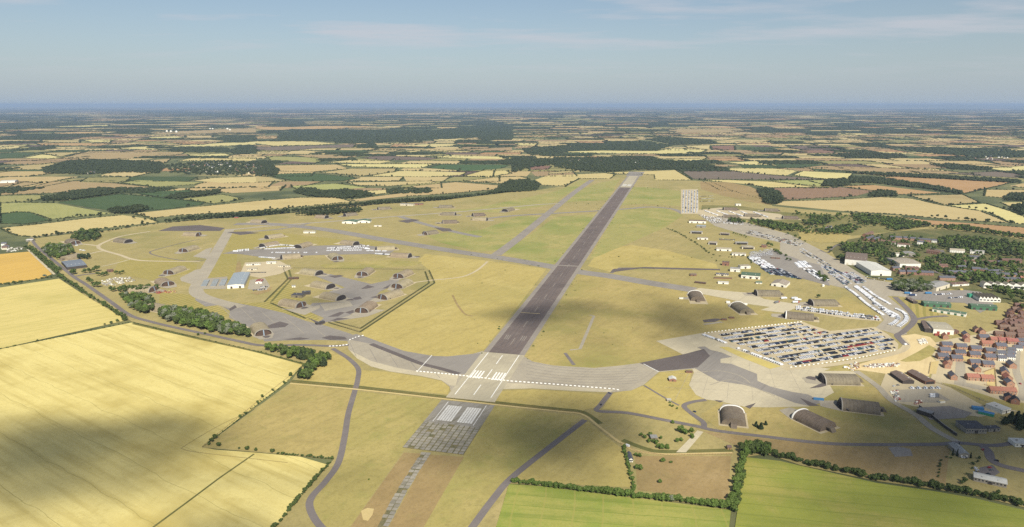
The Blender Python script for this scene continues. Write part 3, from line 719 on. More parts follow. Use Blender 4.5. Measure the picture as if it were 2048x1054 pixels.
NAMES = {'w': 'wheat_field', 'y': 'barley_field', 't': 'stubble_field', 'g': 'beet_field', 'l': 'pasture', 'b': 'ploughed_field', 'r': 'ploughed_field', 'o': 'ripe_field'}
TR = []                                   # every tree or bush: (x, y, height, radius, species, zone)
LUMP = []                                 # hedge and wood lumps too far to tell apart: (x, y, rx, rz, ang)
FPOLY = []
for i, ln in enumerate(FIELDS.split('\n')):
    k, s = ln[0], ln[2:]
    poly = G(s)
    sheet(NAMES[k], poly, FIELD[k][1].name, -0.22 + 0.002 * (i % 40))
    FPOLY.append(poly)
    for a, b in zip(poly, poly[1:] + poly[:1]):
        L = (b - a).length
        if abs(a.x / a.y - b.x / b.y) < 0.002 and min(abs(a.x / a.y * F - q) for q in (-512, 0, 512, -1024, 1036)) < 14: continue
        if random.random() < 0.12: continue
        d0 = (a.y + b.y) / 2
        if d0 < 5200:
            n = max(2, int(L / 9)); tall = random.random() < 0.3
            for q in range(n):
                if random.random() < 0.10: continue
                p = a.lerp(b, (q + random.random()) / n)
                LUMP.append((p.x + random.uniform(-2, 2), p.y + random.uniform(-2, 2), random.uniform(3.8, 6.0), random.uniform(1.3, 2.6) * (1.5 if tall else 1), 0))
                if random.random() < (0.16 if tall else 0.07):
                    h = random.uniform(6, 12); TR.append((p.x, p.y, h, h * random.uniform(0.40, 0.58), 'leaf_far', 'far'))
        else:
            n = max(2, int(L / (d0 * 0.0026)))
            for q in range(n):
                if random.random() < 0.2: continue
                p = a.lerp(b, (q + random.random()) / n)
                LUMP.append((p.x, p.y + random.uniform(-6, 6), d0 * random.uniform(0.0014, 0.0024), random.uniform(1.6, 4.5), 0))
# woods: outline, spacing, height
WOODS = '''85,337 140,322 225,320 320,325 332,335 318,347 250,345 175,349 90,347
330,330 420,322 500,324 545,335 540,350 430,352 340,346
80,397 170,384 240,382 235,388 130,402 85,403
215,423 275,415 300,420 262,428 225,428
328,396 360,388 442,382 440,388 380,396 335,398
55,296 108,291 108,297 60,299
195,294 235,292 238,297 200,297
328,300 380,294 455,296 460,302 400,306 345,303
425,280 450,272 512,270 512,280 470,283
460,300 475,295 512,292 512,306 470,310
0,275 60,268 200,268 205,273 120,276 0,278
557,265 650,258 860,262 960,250 1024,252 1024,272 960,275 860,280 760,285 700,288 660,283 600,280 557,280
588,385 600,377 630,378 640,384 690,380 735,385 745,392 690,398 620,394
512,330 540,328 558,340 555,350 512,352
990,325 1024,318 1024,330 1000,329
712,290 750,286 755,296 712,296
950,270 1024,270 1024,280 960,280
985,385 1000,372 1020,362 1060,360 1080,370 1072,382 1024,385
1044,297 1114,292 1200,287 1294,285 1350,290 1310,301 1200,301 1131,303 1122,311 1060,310
1106,316 1294,315 1316,320 1360,325 1424,332 1449,338 1274,340 1209,345 1164,342 1110,335
1024,318 1104,318 1107,330 1054,336 1034,345 1024,345
1290,278 1340,274 1420,280 1440,288 1350,290
1671,308 1720,306 1800,308 1820,316 1760,318 1690,316
1801,298 1880,294 1960,300 2048,302 2048,316 1960,314 1850,306
1861,330 1900,328 1985,337 1980,341 1900,339
1690,345 1780,347 1900,353 2040,362 2040,367 1900,359 1760,352
1700,356 1740,355 1800,362 1880,375 1925,385 1925,389 1850,378 1750,367 1700,366
1654,360 1690,358 1702,368 1690,373 1641,373
1737,388 1760,382 1790,384 1796,393 1740,394
2008,396 2020,388 2048,388 2048,403 2010,402
2021,416 2048,410 2048,432 2030,424
1536,378 1558,384 1568,400 1550,411 1530,408 1513,380
315,448 360,442 430,435 512,429 600,423 662,416 762,406 887,398 962,391 1022,377 1030,383 990,388 887,401 762,409 662,419 512,433 430,438
590,432 640,426 720,420 725,424 650,432'''
WPOLY = []
def scatter(poly, sp, cb):
    xs = [p.x for p in poly]; ys = [p.y for p in poly]
    y = min(ys)
    while y < max(ys):
        x = min(xs)
        while x < max(xs):
            p = Vector((x + random.uniform(0, sp), y + random.uniform(0, sp), 0))
            if inside(p, poly): cb(p)
            x += sp
        y += sp
for wi, ln in enumerate(WOODS.split('\n')):
    poly = G(ln); WPOLY.append(poly)
    d0 = sum(p.y for p in poly) / len(poly)
    if d0 < 2600:
        scatter(poly, 9.5, lambda p: TR.append((p.x, p.y, random.uniform(11, 17), random.uniform(4.6, 6.8), 'leaf_far', 'belt')))
    elif d0 < 5500:
        sp = max(13.0, d0 * 0.0042) * (1.75 if wi == 1 else 1.0)
        scatter(poly, sp, lambda p: TR.append((p.x, p.y, random.uniform(8, 14), min(sp, 15.0) * random.uniform(0.5, 0.72), 'leaf_far', 'far')))
    else:
        sp = d0 * 0.0055
        scatter(poly, sp, lambda p: LUMP.append((p.x, p.y, sp * random.uniform(0.5, 0.75), random.uniform(5, 8), 0)))
# ------------------------------------------------------------------ procedural farmland from the traced fields to the horizon
fv, ff, fm = [], [], []
FM = ['field_barley', 'field_wheat', 'field_stubble', 'field_pasture', 'field_beet', 'field_plough', 'field_ripe_crop', 'land']
WT = [0.16, 0.13, 0.17, 0.13, 0.06, 0.05, 0.06, 0.24]
rows = []
d = 2900.0
while d < 95000:
    rows.append(d); d += max(230.0, d * 0.036) * random.uniform(0.75, 1.3)
def jit(p, a): return Vector((p.x + random.uniform(-a, a), p.y + random.uniform(-a, a) * 0.6, 0))
for d0, d1 in zip(rows, rows[1:]):
    cw = max(260.0, d0 * 0.042); half = d0 * 0.80 + 400
    x = -half + random.uniform(-cw, 0)
    while x < half:
        w = cw * random.uniform(0.6, 1.6); g = min(w, d1 - d0) * 0.16
        q = [Vector((x, d0, 0)), Vector((x + w, d0, 0)), Vector((x + w, d1, 0)), Vector((x, d1, 0))]
        q = [jit(p, g) for p in q]
        c = Vector((x + w / 2, (d0 + d1) / 2, 0)); x += w
        if any(inside(c, P_) for P_ in FPOLY) or inside(c, AIR_POLY): continue
        if any(inside(c, P_) for P_ in WPOLY): continue
        woodn = 0.5 + 0.5 * math.sin(c.x * 0.0007 + 1.3) * math.sin(c.y * 0.00055 + 0.4)
        m_ = int(rng.choice(8, p=WT))
        if c.y > 9000 and random.random() < 0.45 * woodn + 0.24: m_ = 7
        b_ = len(fv)
        fv += [(p.x, p.y, -0.40) for p in q]; ff.append((b_, b_ + 1, b_ + 2, b_ + 3)); fm.append(m_)
        if c.y > 62000: continue
        if m_ == 7:
            sp = max(16.0, c.y * 0.0062)
            scatter(q, sp, lambda p: LUMP.append((p.x, p.y, sp * random.uniform(0.5, 0.75), random.uniform(3.5, 7), 0)))
        else:
            for a, b in ((q[0], q[1]), (q[1], q[2])):
                if random.random() < 0.15: continue
                st = max(11.0, c.y * 0.0030); n = max(2, int((b - a).length / st)); tall = random.uniform(1.2, 4.2)
                for t in range(n):
                    if random.random() < 0.2: continue
                    p = a.lerp(b, (t + random.random()) / n)
                    LUMP.append((p.x, p.y, st * random.uniform(0.42, 0.75), tall * random.uniform(0.6, 1.5), 0))
o = put('farmland', mesh_from('farmland', fv, ff, FM, fm)); o['kind'] = 'structure'
# a low ridge on the skyline to the right
rv, rf = [], []
for i in range(41):
    t = i / 40; xx = 8000 + t * 64000
    hh = 330 * (math.exp(-((t - 0.62) / 0.3) ** 2)) * (0.9 + 0.1 * math.sin(t * 21)) + 20
    rv += [(xx, 78000, -5), (xx, 84000, hh), (xx, 92000, -5)]
    if i: a = 3 * i; rf += [(a - 3, a, a + 1, a - 2), (a - 2, a + 1, a + 2, a - 1)]
o = put('hills', mesh_from('hills', rv, rf, ['land'], smooth=True)); o['kind'] = 'structure'
# ------------------------------------------------------------------ near trees, bushes and hedges (pixel traced)
def row(s, step, h, r, sp, zone, jit_=2.0, skip=0.0):
    line = G(s)
    for a, b in zip(line, line[1:]):
        n = max(1, int((b - a).length / step))
        for q in range(n):
            if random.random() < skip: continue
            p = a.lerp(b, (q + random.random() * 0.8) / n)
            hh = random.uniform(*h); TR.append((p.x + random.uniform(-jit_, jit_), p.y + random.uniform(-jit_, jit_), hh, hh * random.uniform(*r), sp, zone))
def clump(s, spc, h, r, sp, zone):
    sps = sp if isinstance(sp, (list, tuple)) else [sp]
    def f(p):
        hh = random.uniform(*h); TR.append((p.x, p.y, hh, hh * random.uniform(*r), random.choice(sps), zone))
    scatter(G(s), spc, f)
L3 = ['leaf', 'leaf', 'leaf', 'leaf_bright', 'leaf_silver']
clump('312,630 345,622 400,632 450,648 500,670 506,679 480,677 400,662 340,646', 8.6, (12, 17), (0.36, 0.48), L3, 'roadside belt')
clump('220,581 270,578 316,577 318,582 270,585 225,586', 9.0, (9, 13), (0.40, 0.52), 'leaf', 'rubble yard')
clump('240,595 300,592 310,622 287,630 257,614', 9.5, (9, 13), (0.40, 0.52), L3, 'shelter copse')
clump('528,699 575,706 598,706 655,720 662,726 640,738 616,760 597,762 612,744 622,732 590,720 550,707', 8.0, (11, 15), (0.38, 0.48), ['leaf', 'leaf', 'leaf_bright', 'leaf_conifer'], 'apron belt')
row('52,494 88,524 113,546 130,561 157,577 180,594 210,611 235,628 256,641', 7.0, (4, 8), (0.5, 0.7), 'leaf', 'perimeter hedge')
row('60,494 95,522 120,543', 7.5, (6, 9), (0.45, 0.6), 'leaf', 'perimeter hedge')
clump('84,503 95,492 140,494 150,507 118,520 102,517', 10.0, (9, 13), (0.42, 0.52), L3, 'north copse')
clump('142,480 160,464 196,464 202,474 188,483 160,484', 10.5, (9, 14), (0.42, 0.52), ['leaf', 'leaf', 'leaf_conifer'], 'north copse')
clump('154,514 180,513 184,519 156,520', 7.0, (9, 12), (0.35, 0.42), 'leaf_conifer', 'hangar trees')
for px, py, h in ((146, 549, 13), (170, 546, 11), (177, 546, 12), (194, 543, 14), (187, 544, 11), (197, 552, 10), (206, 553, 11), (212, 551, 10), (232, 549, 10), (240, 549, 9), (247, 547, 9), (178, 563, 11), (184, 567, 11), (196, 575, 13), (188, 574, 11)):
    p = P(px, py); TR.append((p.x, p.y, h, h * 0.48, 'leaf', 'hangar trees'))
row('-30,574 40,565 85,557 118,553', 7.0, (2.5, 5), (0.6, 0.8), 'leaf', 'field hedge', 1)
for px, py, h in ((90, 556, 9), (40, 567, 7), (28, 568, 8), (19, 569, 6)):
    p = P(px, py); TR.append((p.x, p.y, h, h * 0.45, 'leaf_silver' if px == 90 else 'leaf', 'field hedge'))
row('-20,702 60,686 150,668 263,643', 6.0, (1.3, 2.6), (0.8, 1.0), 'leaf', 'wheat field hedge', 0.6)
for px, py, h in ((235, 644, 6), (222, 647, 5), (210, 650, 4), (75, 683, 4), (248, 641, 7)):
    p = P(px, py); TR.append((p.x, p.y, h, h * 0.55, 'leaf', 'wheat field hedge'))
row('266,645 330,661 400,677 512,702 607,727', 4.5, (0.8, 1.8), (0.9, 1.2), 'leaf', 'wheat field hedge', 0.8)
for px, py, h in ((397, 671, 5), (410, 668, 4), (545, 697, 5), (555, 705, 3), (640, 733, 5)):
    p = P(px, py); TR.append((p.x, p.y, h, h * 0.5, 'leaf', 'roadside belt'))
row('607,732 585,752 560,776 530,797 500,818 470,845 440,868 408,893', 5.0, (0.9, 2.0), (0.7, 0.95), 'leaf', 'paddock hedge', 0.8, 0.25)
for px, py, h in ((581, 752, 5.5), (568, 766, 3.5), (545, 782, 4), (525, 795, 4.5), (515, 806, 4), (491, 828, 3.5), (480, 834, 4), (430, 878, 6), (424, 884, 5), (438, 893, 5.5), (418, 890, 4), (494, 900, 5), (545, 905, 5), (512, 902, 4), (478, 898, 3)):
    p = P(px, py); TR.append((p.x, p.y, h, h * 0.52, 'leaf', 'paddock hedge'))
row('556,908 600,911 640,915 668,918', 2.6, (1.8, 3.0), (0.7, 0.9), 'leaf', 'wheat corner hedge', 0.8)
row('660,925 640,948 615,975 590,1005 570,1030 548,1056 530,1080', 2.8, (1.8, 3.6), (0.62, 0.85), 'leaf', 'wheat corner hedge', 0.9)
row('1028,966 1077,970 1139,978 1180,984', 3.0, (3.6, 6.2), (0.5, 0.68), ('leaf_bright'), 'green field hedge', 1.4)
row('1180,983 1221,988 1279,995 1353,1004 1436,1013 1460,1018', 3.0, (4.2, 7.6), (0.48, 0.65), ('leaf_bright'), 'green field hedge', 1.8)
p = P(1343, 1003); TR.append((p.x, p.y, 7, 3.4, 'leaf_silver', 'green field hedge'))
row('1464,1022 1472,985 1480,945 1486,912', 3.2, (4.5, 8.0), (0.46, 0.6), 'leaf_bright', 'corner thicket', 2.4)
row('1470,1022 1478,985 1488,940', 3.8, (3, 5), (0.5, 0.65), 'leaf', 'corner thicket', 1.6)
clump('1472,900 1500,893 1535,898 1560,912 1530,912 1490,912', 5.6, (7, 12), (0.42, 0.55), ['leaf', 'leaf_bright'], 'corner thicket')
row('1550,914 1600,925 1639,934 1700,948 1754,960 1820,968 1866,976 1948,990 2048,1013 2110,1026', 3.2, (4.2, 8.2), (0.48, 0.66), 'leaf', 'long field hedge', 2.8)
row('1560,912 1639,930 1754,956 1866,972 1948,985 2048,1006', 5.5, (2.0, 4.5), (0.55, 0.75), 'leaf_bright', 'long field hedge', 1.6, 0.2)
for px, py, h in ((1522, 858, 7.5), (1512, 853, 6), (1531, 850, 5), (1370, 868, 6.5), (1361, 864, 8), (1382, 865, 6), (1384, 875, 5), (1300, 872, 4.5), (1290, 877, 4.5), (1282, 872, 4), (1322, 878, 4), (1298, 885, 4.5), (1312, 888, 5), (1306, 885, 4), (1324, 898, 6), (1334, 898, 5.5), (1317, 896, 5), (1354, 884, 5), (1362, 882, 4.5), (1346, 847, 4),
                  (1279, 914, 4.5), (1272, 912, 4), (1326, 924, 5), (1342, 927, 3.5), (1280, 939, 6), (1274, 938, 5), (1320, 966, 4), (1385, 877, 4), (1340, 812, 3), (1346, 814, 3.5), (1354, 818, 3), (1340, 806, 3), (962, 774, 0.8), (738, 960, 2.2), (1040, 905, 1.2)):
    p = P(px, py); TR.append((p.x, p.y, h, h * 0.55, 'leaf_bright' if px < 1500 else 'leaf_conifer', 'scrub garden'))
row('1247,893 1253,915 1258,935 1262,955 1268,985', 4.0, (2.5, 4.5), (0.55, 0.7), 'leaf_bright', 'cottage hedge', 0.8)
clump('2006,848 2030,836 2060,836 2060,862 2020,858', 8.0, (8, 12), (0.42, 0.52), 'leaf_conifer', 'yard trees')
for px, py, h in ((1928, 966, 6), (1922, 968, 4.5), (1996, 988, 5), (1945, 930, 4), (1955, 925, 3.5), (1957, 918, 4), (1944, 938, 3), (1934, 950, 3)):
    p = P(px, py); TR.append((p.x, p.y, h, h * 0.5, 'leaf', 'yard trees'))
row('1883,915 1879,935 1876,958', 4.0, (2, 3.5), (0.4, 0.6), 'leaf', 'yard trees', 0.5, 0.2)
row('1885,914 1905,917', 4.0, (1.5, 2.5), (0.6, 0.8), 'leaf', 'yard trees', 0.5)
# right-hand woods and the tree-lined town
for s in ('1780,453 1850,446 1862,453 1790,463', '1862,456 1920,453 2000,467 2060,476 2060,481 1990,471 1920,463', '1875,480 1910,474 1990,482 2060,492 2060,514 1990,514 1960,510 1900,502 1878,494',
          '1457,441 1482,444 1482,448 1458,446', '1500,441 1540,446 1600,456 1605,462 1560,462 1520,454', '1600,447 1640,434 1665,442 1650,452 1610,452', '1625,464 1700,452 1722,458 1700,470 1640,467',
          '1680,492 1720,487 1775,492 1780,510 1690,510', '1752,517 1790,510 1796,532 1765,532', '1700,430 1740,432 1800,440 1850,452 1800,456 1720,446'):
    clump(s, 11.0, (8, 13), (0.42, 0.55), ['leaf', 'leaf', 'leaf_far', 'leaf_bright'], 'town woods')
clump('1784,577 1798,566 1860,570 1868,583 1830,586 1790,582', 8.5, (10, 14), (0.42, 0.52), ['leaf', 'leaf', 'leaf_silver'], 'depot copse')
for s, n in (('1850,520 1890,510 1960,515 2048,520 2048,600 1990,585 1920,560 1880,548 1850,545', 520), ('1720,478 1760,470 1850,478 1880,500 1800,505', 110), ('1930,548 2000,545 2005,572 1940,566', 90), ('1690,505 1760,500 1850,505 1860,540 1850,562 1800,560 1745,520', 60), ('1440,436 1560,446 1640,455 1690,470 1600,470 1520,455', 120), ('1560,425 1700,432 1850,448 1780,460 1640,440', 120)):
    poly = G(s); xs = [p.x for p in poly]; ys = [p.y for p in poly]; k = 0
    while k < n:
        p = Vector((random.uniform(min(xs), max(xs)), random.uniform(min(ys), max(ys)), 0))
        if inside(p, poly):
            h = random.uniform(6, 12); TR.append((p.x, p.y, h, h * random.uniform(0.42, 0.55), random.choice(['leaf', 'leaf', 'leaf_bright']), 'town woods')); k += 1
for px, py, h in ((1682, 521, 16), (1690, 519, 13), (1676, 520, 12), (1655, 500, 10), (1662, 500, 11), (1660, 506, 8), (2010, 588, 12), (2022, 600, 13), (2035, 592, 12), (2048, 604, 13), (2030, 610, 12), (2045, 618, 11), (1998, 580, 10), (2012, 572, 10)):
    p = P(px, py); TR.append((p.x, p.y, h, h * 0.5, 'leaf', 'town woods'))
row('1634,545 1644,553 1656,562', 8.0, (5, 8), (0.5, 0.65), 'leaf', 'car yard bank', 4)
row('1632,548 1642,556 1652,564', 8.0, (5, 8), (0.5, 0.65), 'leaf', 'car yard bank', 4)
row('1330,456 1352,464 1380,480 1400,492 1420,508 1434,512 1460,515 1494,512 1504,528', 11.0, (2.5, 5), (0.6, 0.8), 'leaf', 'compound hedge', 2)
row('1548,500 1560,508 1575,514', 8.0, (5, 8), (0.5, 0.6), 'leaf', 'compound hedge', 3)
row('1465,467 1480,470 1496,476', 8.0, (4, 7), (0.5, 0.6), 'leaf', 'compound hedge', 3)
for px, py, h in ((1536, 492, 12), (1542, 494, 11), (1574, 520, 7), (1580, 522, 7), (1637, 596, 8), (1480, 490, 5), (1432, 523, 5), (1590, 475, 9), (1600, 480, 10), (1575, 470, 9), (1610, 485, 7), (1590, 482, 6), (1420, 497, 3), (1404, 420, 6), (1418, 420, 8), (1447, 419, 8)):
    p = P(px, py); TR.append((p.x, p.y, h, h * 0.5, 'leaf', 'compound trees'))
for px, py in ((1864, 435), (1875, 435), (1891, 437), (1917, 439), (1931, 441), (1943, 442), (1950, 443), (1974, 445), (2000, 448), (2025, 449), (1951, 419), (1972, 421), (268, 438), (290, 440), (137, 437), (155, 434), (181, 432), (197, 431)):
    p = P(px, py); h = random.uniform(8, 13); TR.append((p.x, p.y, h, h * 0.5, 'leaf_far', 'far'))
# shrubs on the airfield
for k in range(46):
    s, t = random.uniform(-20, 2300), random.choice([-1, 1]) * random.uniform(32, 40)
    p = RP(s, t); h = random.uniform(0.8, 2.4); TR.append((p.x, p.y, h, h * random.uniform(0.8, 1.4), 'leaf', 'airfield'))
row('1180,514 1260,514 1360,514 1430,516', 26.0, (1, 2.5), (0.8, 1.3), 'leaf', 'airfield', 4)
row('910,505 1000,518 1090,535', 30.0, (1, 2.4), (0.8, 1.5), 'leaf', 'airfield', 6)
row('1255,408 1300,410 1350,416', 22.0, (1, 3), (0.8, 1.3), 'leaf', 'airfield', 4)
row('1262,374 1300,376 1355,380', 22.0, (1, 3), (0.8, 1.3), 'leaf', 'airfield', 4)
row('1110,406 1160,408 1205,409', 22.0, (1, 3), (0.8, 1.3), 'leaf', 'airfield', 4)
row('1405,362 1440,380 1470,384', 12.0, (2, 4), (0.7, 1.1), 'leaf', 'airfield', 4)
row('1425,365 1460,380 1500,392 1540,402', 14.0, (2, 4), (0.7, 1.1), 'leaf', 'airfield', 4)
row('1130,374 1150,362 1160,357', 10.0, (3, 5), (0.6, 0.9), 'leaf', 'airfield', 3)
row('1225,353 1232,348 1308,349 1310,358', 10.0, (2, 4), (0.7, 1.0), 'leaf', 'airfield', 3)
row('200,465 260,455 320,447', 10.0, (3, 7), (0.6, 0.8), 'leaf_far', 'airfield', 4)
row('60,478 100,472 150,466', 9.0, (4, 9), (0.5, 0.7), 'leaf_far', 'airfield', 4)
for k in range(70):
    px, py = random.uniform(880, 1350), random.uniform(380, 720)
    p = P(px, py); r_, t_ = rs(px, py)
    if abs(t_) < 36: continue
    h = random.uniform(0.4, 1.5); TR.append((p.x, p.y, h, h * random.uniform(0.8, 1.6), 'leaf', 'airfield'))

# ------------------------------------------------------------------ tree meshes
def ico(sub):
    t = (1 + 5 ** 0.5) / 2
    v = [(-1, t, 0), (1, t, 0), (-1, -t, 0), (1, -t, 0), (0, -1, t), (0, 1, t), (0, -1, -t), (0, 1, -t), (t, 0, -1), (t, 0, 1), (-t, 0, -1), (-t, 0, 1)]
    f = [(0, 11, 5), (0, 5, 1), (0, 1, 7), (0, 7, 10), (0, 10, 11), (1, 5, 9), (5, 11, 4), (11, 10, 2), (10, 7, 6), (7, 1, 8), (3, 9, 4), (3, 4, 2), (3, 2, 6), (3, 6, 8), (3, 8, 9), (4, 9, 5), (2, 4, 11), (6, 2, 10), (8, 6, 7), (9, 8, 1)]
    v = [np.array(a) / np.linalg.norm(a) for a in v]
    for _ in range(sub):
        mid, nf = {}, []
        def m(a, b):
            k = (min(a, b), max(a, b))
            if k not in mid:
                c = v[a] + v[b]; v.append(c / np.linalg.norm(c)); mid[k] = len(v) - 1
            return mid[k]
        for a, b, c in f:
            ab, bc, ca = m(a, b), m(b, c), m(c, a); nf += [(a, ab, ca), (b, bc, ab), (c, ca, bc), (ab, bc, ca)]
        f = nf
    return np.array(v), np.array(f)
ICO0, ICO1 = ico(0), ico(1)
def crown_arrays(seed, nleaf, lobes, conifer=False, leaf=0.09, core=True):
    """unit crown: radius 1 about the axis, z 0.12..1 of the tree's height in z (scaled later); returns verts, tris, tint"""
    r = np.random.default_rng(seed)
    V, T, C = [], [], []
    base = 0
    L = []
    for k in range(lobes):
        if conifer:
            z = 0.25 + 0.65 * k / max(1, lobes - 1); a = r.uniform(0, 6.28); rad = 0.55 * (1.05 - z)
            L.append((np.array([math.cos(a) * rad * 0.4, math.sin(a) * rad * 0.4, z]), max(0.22, 0.95 * (1.08 - z)), 0.16))
        else:
            a, q = r.uniform(0, 6.28), r.uniform(0.0, 0.62)
            z = r.uniform(0.40, 0.80) if k else 0.72
            L.append((np.array([math.cos(a) * q, math.sin(a) * q, z]), r.uniform(0.36, 0.58), r.uniform(0.15, 0.24)))
    if core:
        for c, rr, rz in L:
            v, f = ICO0
            v = v * (0.86 + 0.22 * r.random((len(v), 1))) * np.array([rr, rr, rz]) * 0.9 + c
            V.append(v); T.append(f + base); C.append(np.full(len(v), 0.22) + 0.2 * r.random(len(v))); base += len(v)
    for k in range(nleaf):
        c, rr, rz = L[r.integers(len(L))]
        n = r.normal(size=3); n /= np.linalg.norm(n)
        if n[2] < -0.5: n[2] *= -1
        p = c + n * np.array([rr, rr, rz]) * r.uniform(0.86, 1.12)
        nn = n + r.normal(size=3) * 0.55; nn /= np.linalg.norm(nn)
        t1 = np.cross(nn, r.normal(size=3)); t1 /= np.linalg.norm(t1); t2 = np.cross(nn, t1)
        s = leaf * r.uniform(0.7, 1.5); sz = np.array([1, 1, 0.42])
        q = np.array([p + (t1 * s) * sz, p + (t2 * s) * sz, p - (t1 * s * 0.9) * sz, p - (t2 * s) * sz])
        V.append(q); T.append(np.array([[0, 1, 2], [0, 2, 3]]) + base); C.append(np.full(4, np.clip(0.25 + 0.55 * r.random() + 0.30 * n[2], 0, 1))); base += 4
    return np.vstack(V), np.vstack(T), np.concatenate(C)
def tri_mesh(name, V, T, tint, mats, smooth=False):
    me = bpy.data.meshes.new(name)
    nv, nt_ = len(V), len(T)
    me.vertices.add(nv); me.vertices.foreach_set('co', np.ascontiguousarray(V, dtype=np.float32).ravel())
    me.loops.add(nt_ * 3); me.loops.foreach_set('vertex_index', np.ascontiguousarray(T, dtype=np.int32).ravel())
    me.polygons.add(nt_); me.polygons.foreach_set('loop_start', np.arange(0, nt_ * 3, 3, dtype=np.int32))
    me.update(calc_edges=True)
    if tint is not None:
        at = me.attributes.new('tint', 'FLOAT', 'POINT'); at.data.foreach_set('value', np.ascontiguousarray(tint, dtype=np.float32))
    for m in mats: me.materials.append(MATS[m])
    if smooth: me.polygons.foreach_set('use_smooth', np.ones(nt_, dtype=bool))
    return me
def trunk_mesh(seed):
    r = random.Random(seed); vs, fs = [], []
    def limb(a, b, ra, rb, n=6):
        a, b = Vector(a), Vector(b); d = (b - a).normalized(); u = d.orthogonal().normalized(); w = d.cross(u); k0 = len(vs)
        for p, rr in ((a, ra), (b, rb)):
            for i in range(n): vs.append(p + (u * math.cos(6.283 * i / n) + w * math.sin(6.283 * i / n)) * rr)
        for i in range(n): fs.append((k0 + i, k0 + (i + 1) % n, k0 + n + (i + 1) % n, k0 + n + i))
    limb((0, 0, 0), (0.02, 0.01, 0.5), 0.075, 0.045)
    for k in range(4):
        a = k * 1.57 + r.random(); limb((0.01, 0.0, 0.30 + 0.06 * k), (math.cos(a) * 0.42, math.sin(a) * 0.42, 0.58 + 0.08 * k), 0.035, 0.012, 5)
    return mesh_from('trunk', vs, fs, ['bark'])
def tree_scale(h, r): return Vector((r, r, h))
SPEC = ['leaf', 'leaf_bright', 'leaf_conifer', 'leaf_silver', 'leaf_far']
HI = {}
for sp in SPEC:
    HI[sp] = []
    for k in range(4):
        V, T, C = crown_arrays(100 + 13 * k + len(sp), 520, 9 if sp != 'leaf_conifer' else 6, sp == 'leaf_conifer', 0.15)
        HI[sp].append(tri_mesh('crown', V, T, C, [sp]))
TRUNK = [trunk_mesh(k) for k in range(3)]
MIDA = [crown_arrays(500 + k, 70, 6, False, 0.24) for k in range(5)]
def low_arrays(seed):
    r = np.random.default_rng(seed); V, T, C = [], [], []; b = 0
    for k in range(4):
        a, q = r.uniform(0, 6.28), (0 if k == 0 else r.uniform(0.3, 0.6)); v, f = ICO0
        rr = r.uniform(0.45, 0.7)
        v = v * (0.75 + 0.45 * r.random((len(v), 1))) * np.array([rr, rr, 0.28]) + np.array([math.cos(a) * q, math.sin(a) * q, r.uniform(0.42, 0.72)])
        V.append(v); T.append(f + b); C.append(r.random(len(v))); b += len(v)
    return np.vstack(V), np.vstack(T), np.concatenate(C)
LOWA = [low_arrays(900 + k) for k in range(6)]
def merge(name, items, protos, mats, kind_label, zbase=0.0):
    Vs, Ts, Cs = [], [], []; b = 0
    for i, (x, y, h, r) in enumerate(items):
        V, T, C = protos[i % len(protos)]
        a = random.uniform(0, 6.28); ca, sa = math.cos(a), math.sin(a)
        X = (V[:, 0] * ca - V[:, 1] * sa) * r + x; Y = (V[:, 0] * sa + V[:, 1] * ca) * r + y
        Vs.append(np.stack([X, Y, V[:, 2] * h + zbase], 1)); Ts.append(T + b); b += len(V)
        Cs.append(np.clip(C * 0.8 + random.uniform(-0.25, 0.35), 0, 1))
    o = put(name, tri_mesh(name, np.vstack(Vs), np.vstack(Ts), np.concatenate(Cs), mats))
    tag(o, kind='stuff')
    if kind_label: o['label'] = kind_label
    return o
ZL = {'roadside belt': ('tree in the belt between perimeter road and west apron', 'trees of the roadside belt'),
      'rubble yard': ('tree on the edge of the rubble yard', 'trees by the rubble yard'),
      'shelter copse': ('tree in the copse around the half hidden shelter', 'trees of the shelter copse'),
      'apron belt': ('tree in the short belt below the west apron corner', 'trees of the apron belt'),
      'perimeter hedge': ('bush in the row between the perimeter road and the wheat', 'bushes along the perimeter road'),
      'north copse': ('tree in the copse at the far left airfield corner', 'trees of the north copse'),
      'hangar trees': ('round tree near the dark grey hangar at far left', 'trees around the dark hangar'),
      'field hedge': ('bush in the hedge between the orange and yellow fields at left', 'bushes between the left fields'),
      'wheat field hedge': ('bush in the hedge along the top of the big wheat field', 'bushes along the big wheat field'),
      'paddock hedge': ('round bush along the fence between wheat and lower grass', 'bushes along the wheat fence'),
      'wheat corner hedge': ('hedge bush at the bottom corner of the big wheat field', 'bushes of the wheat corner hedge'),
      'green field hedge': ('hedge bush along the top of the lower green field', 'bushes above the lower green field'),
      'corner thicket': ('bush in the thicket between paddock and right green field', 'bushes of the corner thicket'),
      'long field hedge': ('bush in the long hedge above the right green field', 'bushes of the long right hedge'),
      'scrub garden': ('bush in the rough scrub beside the dirt track', 'bushes in the rough scrub'),
      'cottage hedge': ('hedge bush beside the little white cottage', 'bushes beside the cottage'),
      'yard trees': ('tree beside the works yard at lower right', 'trees by the lower right yard'),
      'town woods': ('tree among the houses and halls at right', 'trees of the town'),
      'depot copse': ('tree in the copse beside the lorry yard', 'trees beside the lorry yard'),
      'car yard bank': ('bush on the bank between two rows of parked cars', 'bushes on the car yard bank'),
      'compound hedge': ('bush in the hedge along the old technical compound', 'bushes of the compound hedge'),
      'compound trees': ('tree standing among the technical buildings', 'trees among the technical buildings'),
      'airfield': ('shrub on the open airfield grass', 'shrubs on the airfield'),
      'belt': ('tree in the long belt along the far airfield boundary', 'trees of the boundary belt'),
      'far': ('hedgerow tree far beyond the airfield', 'far hedgerow trees')}
def app(t): return t[2] * t[3] / (t[0] ** 2 + t[1] ** 2 + CAMH ** 2)
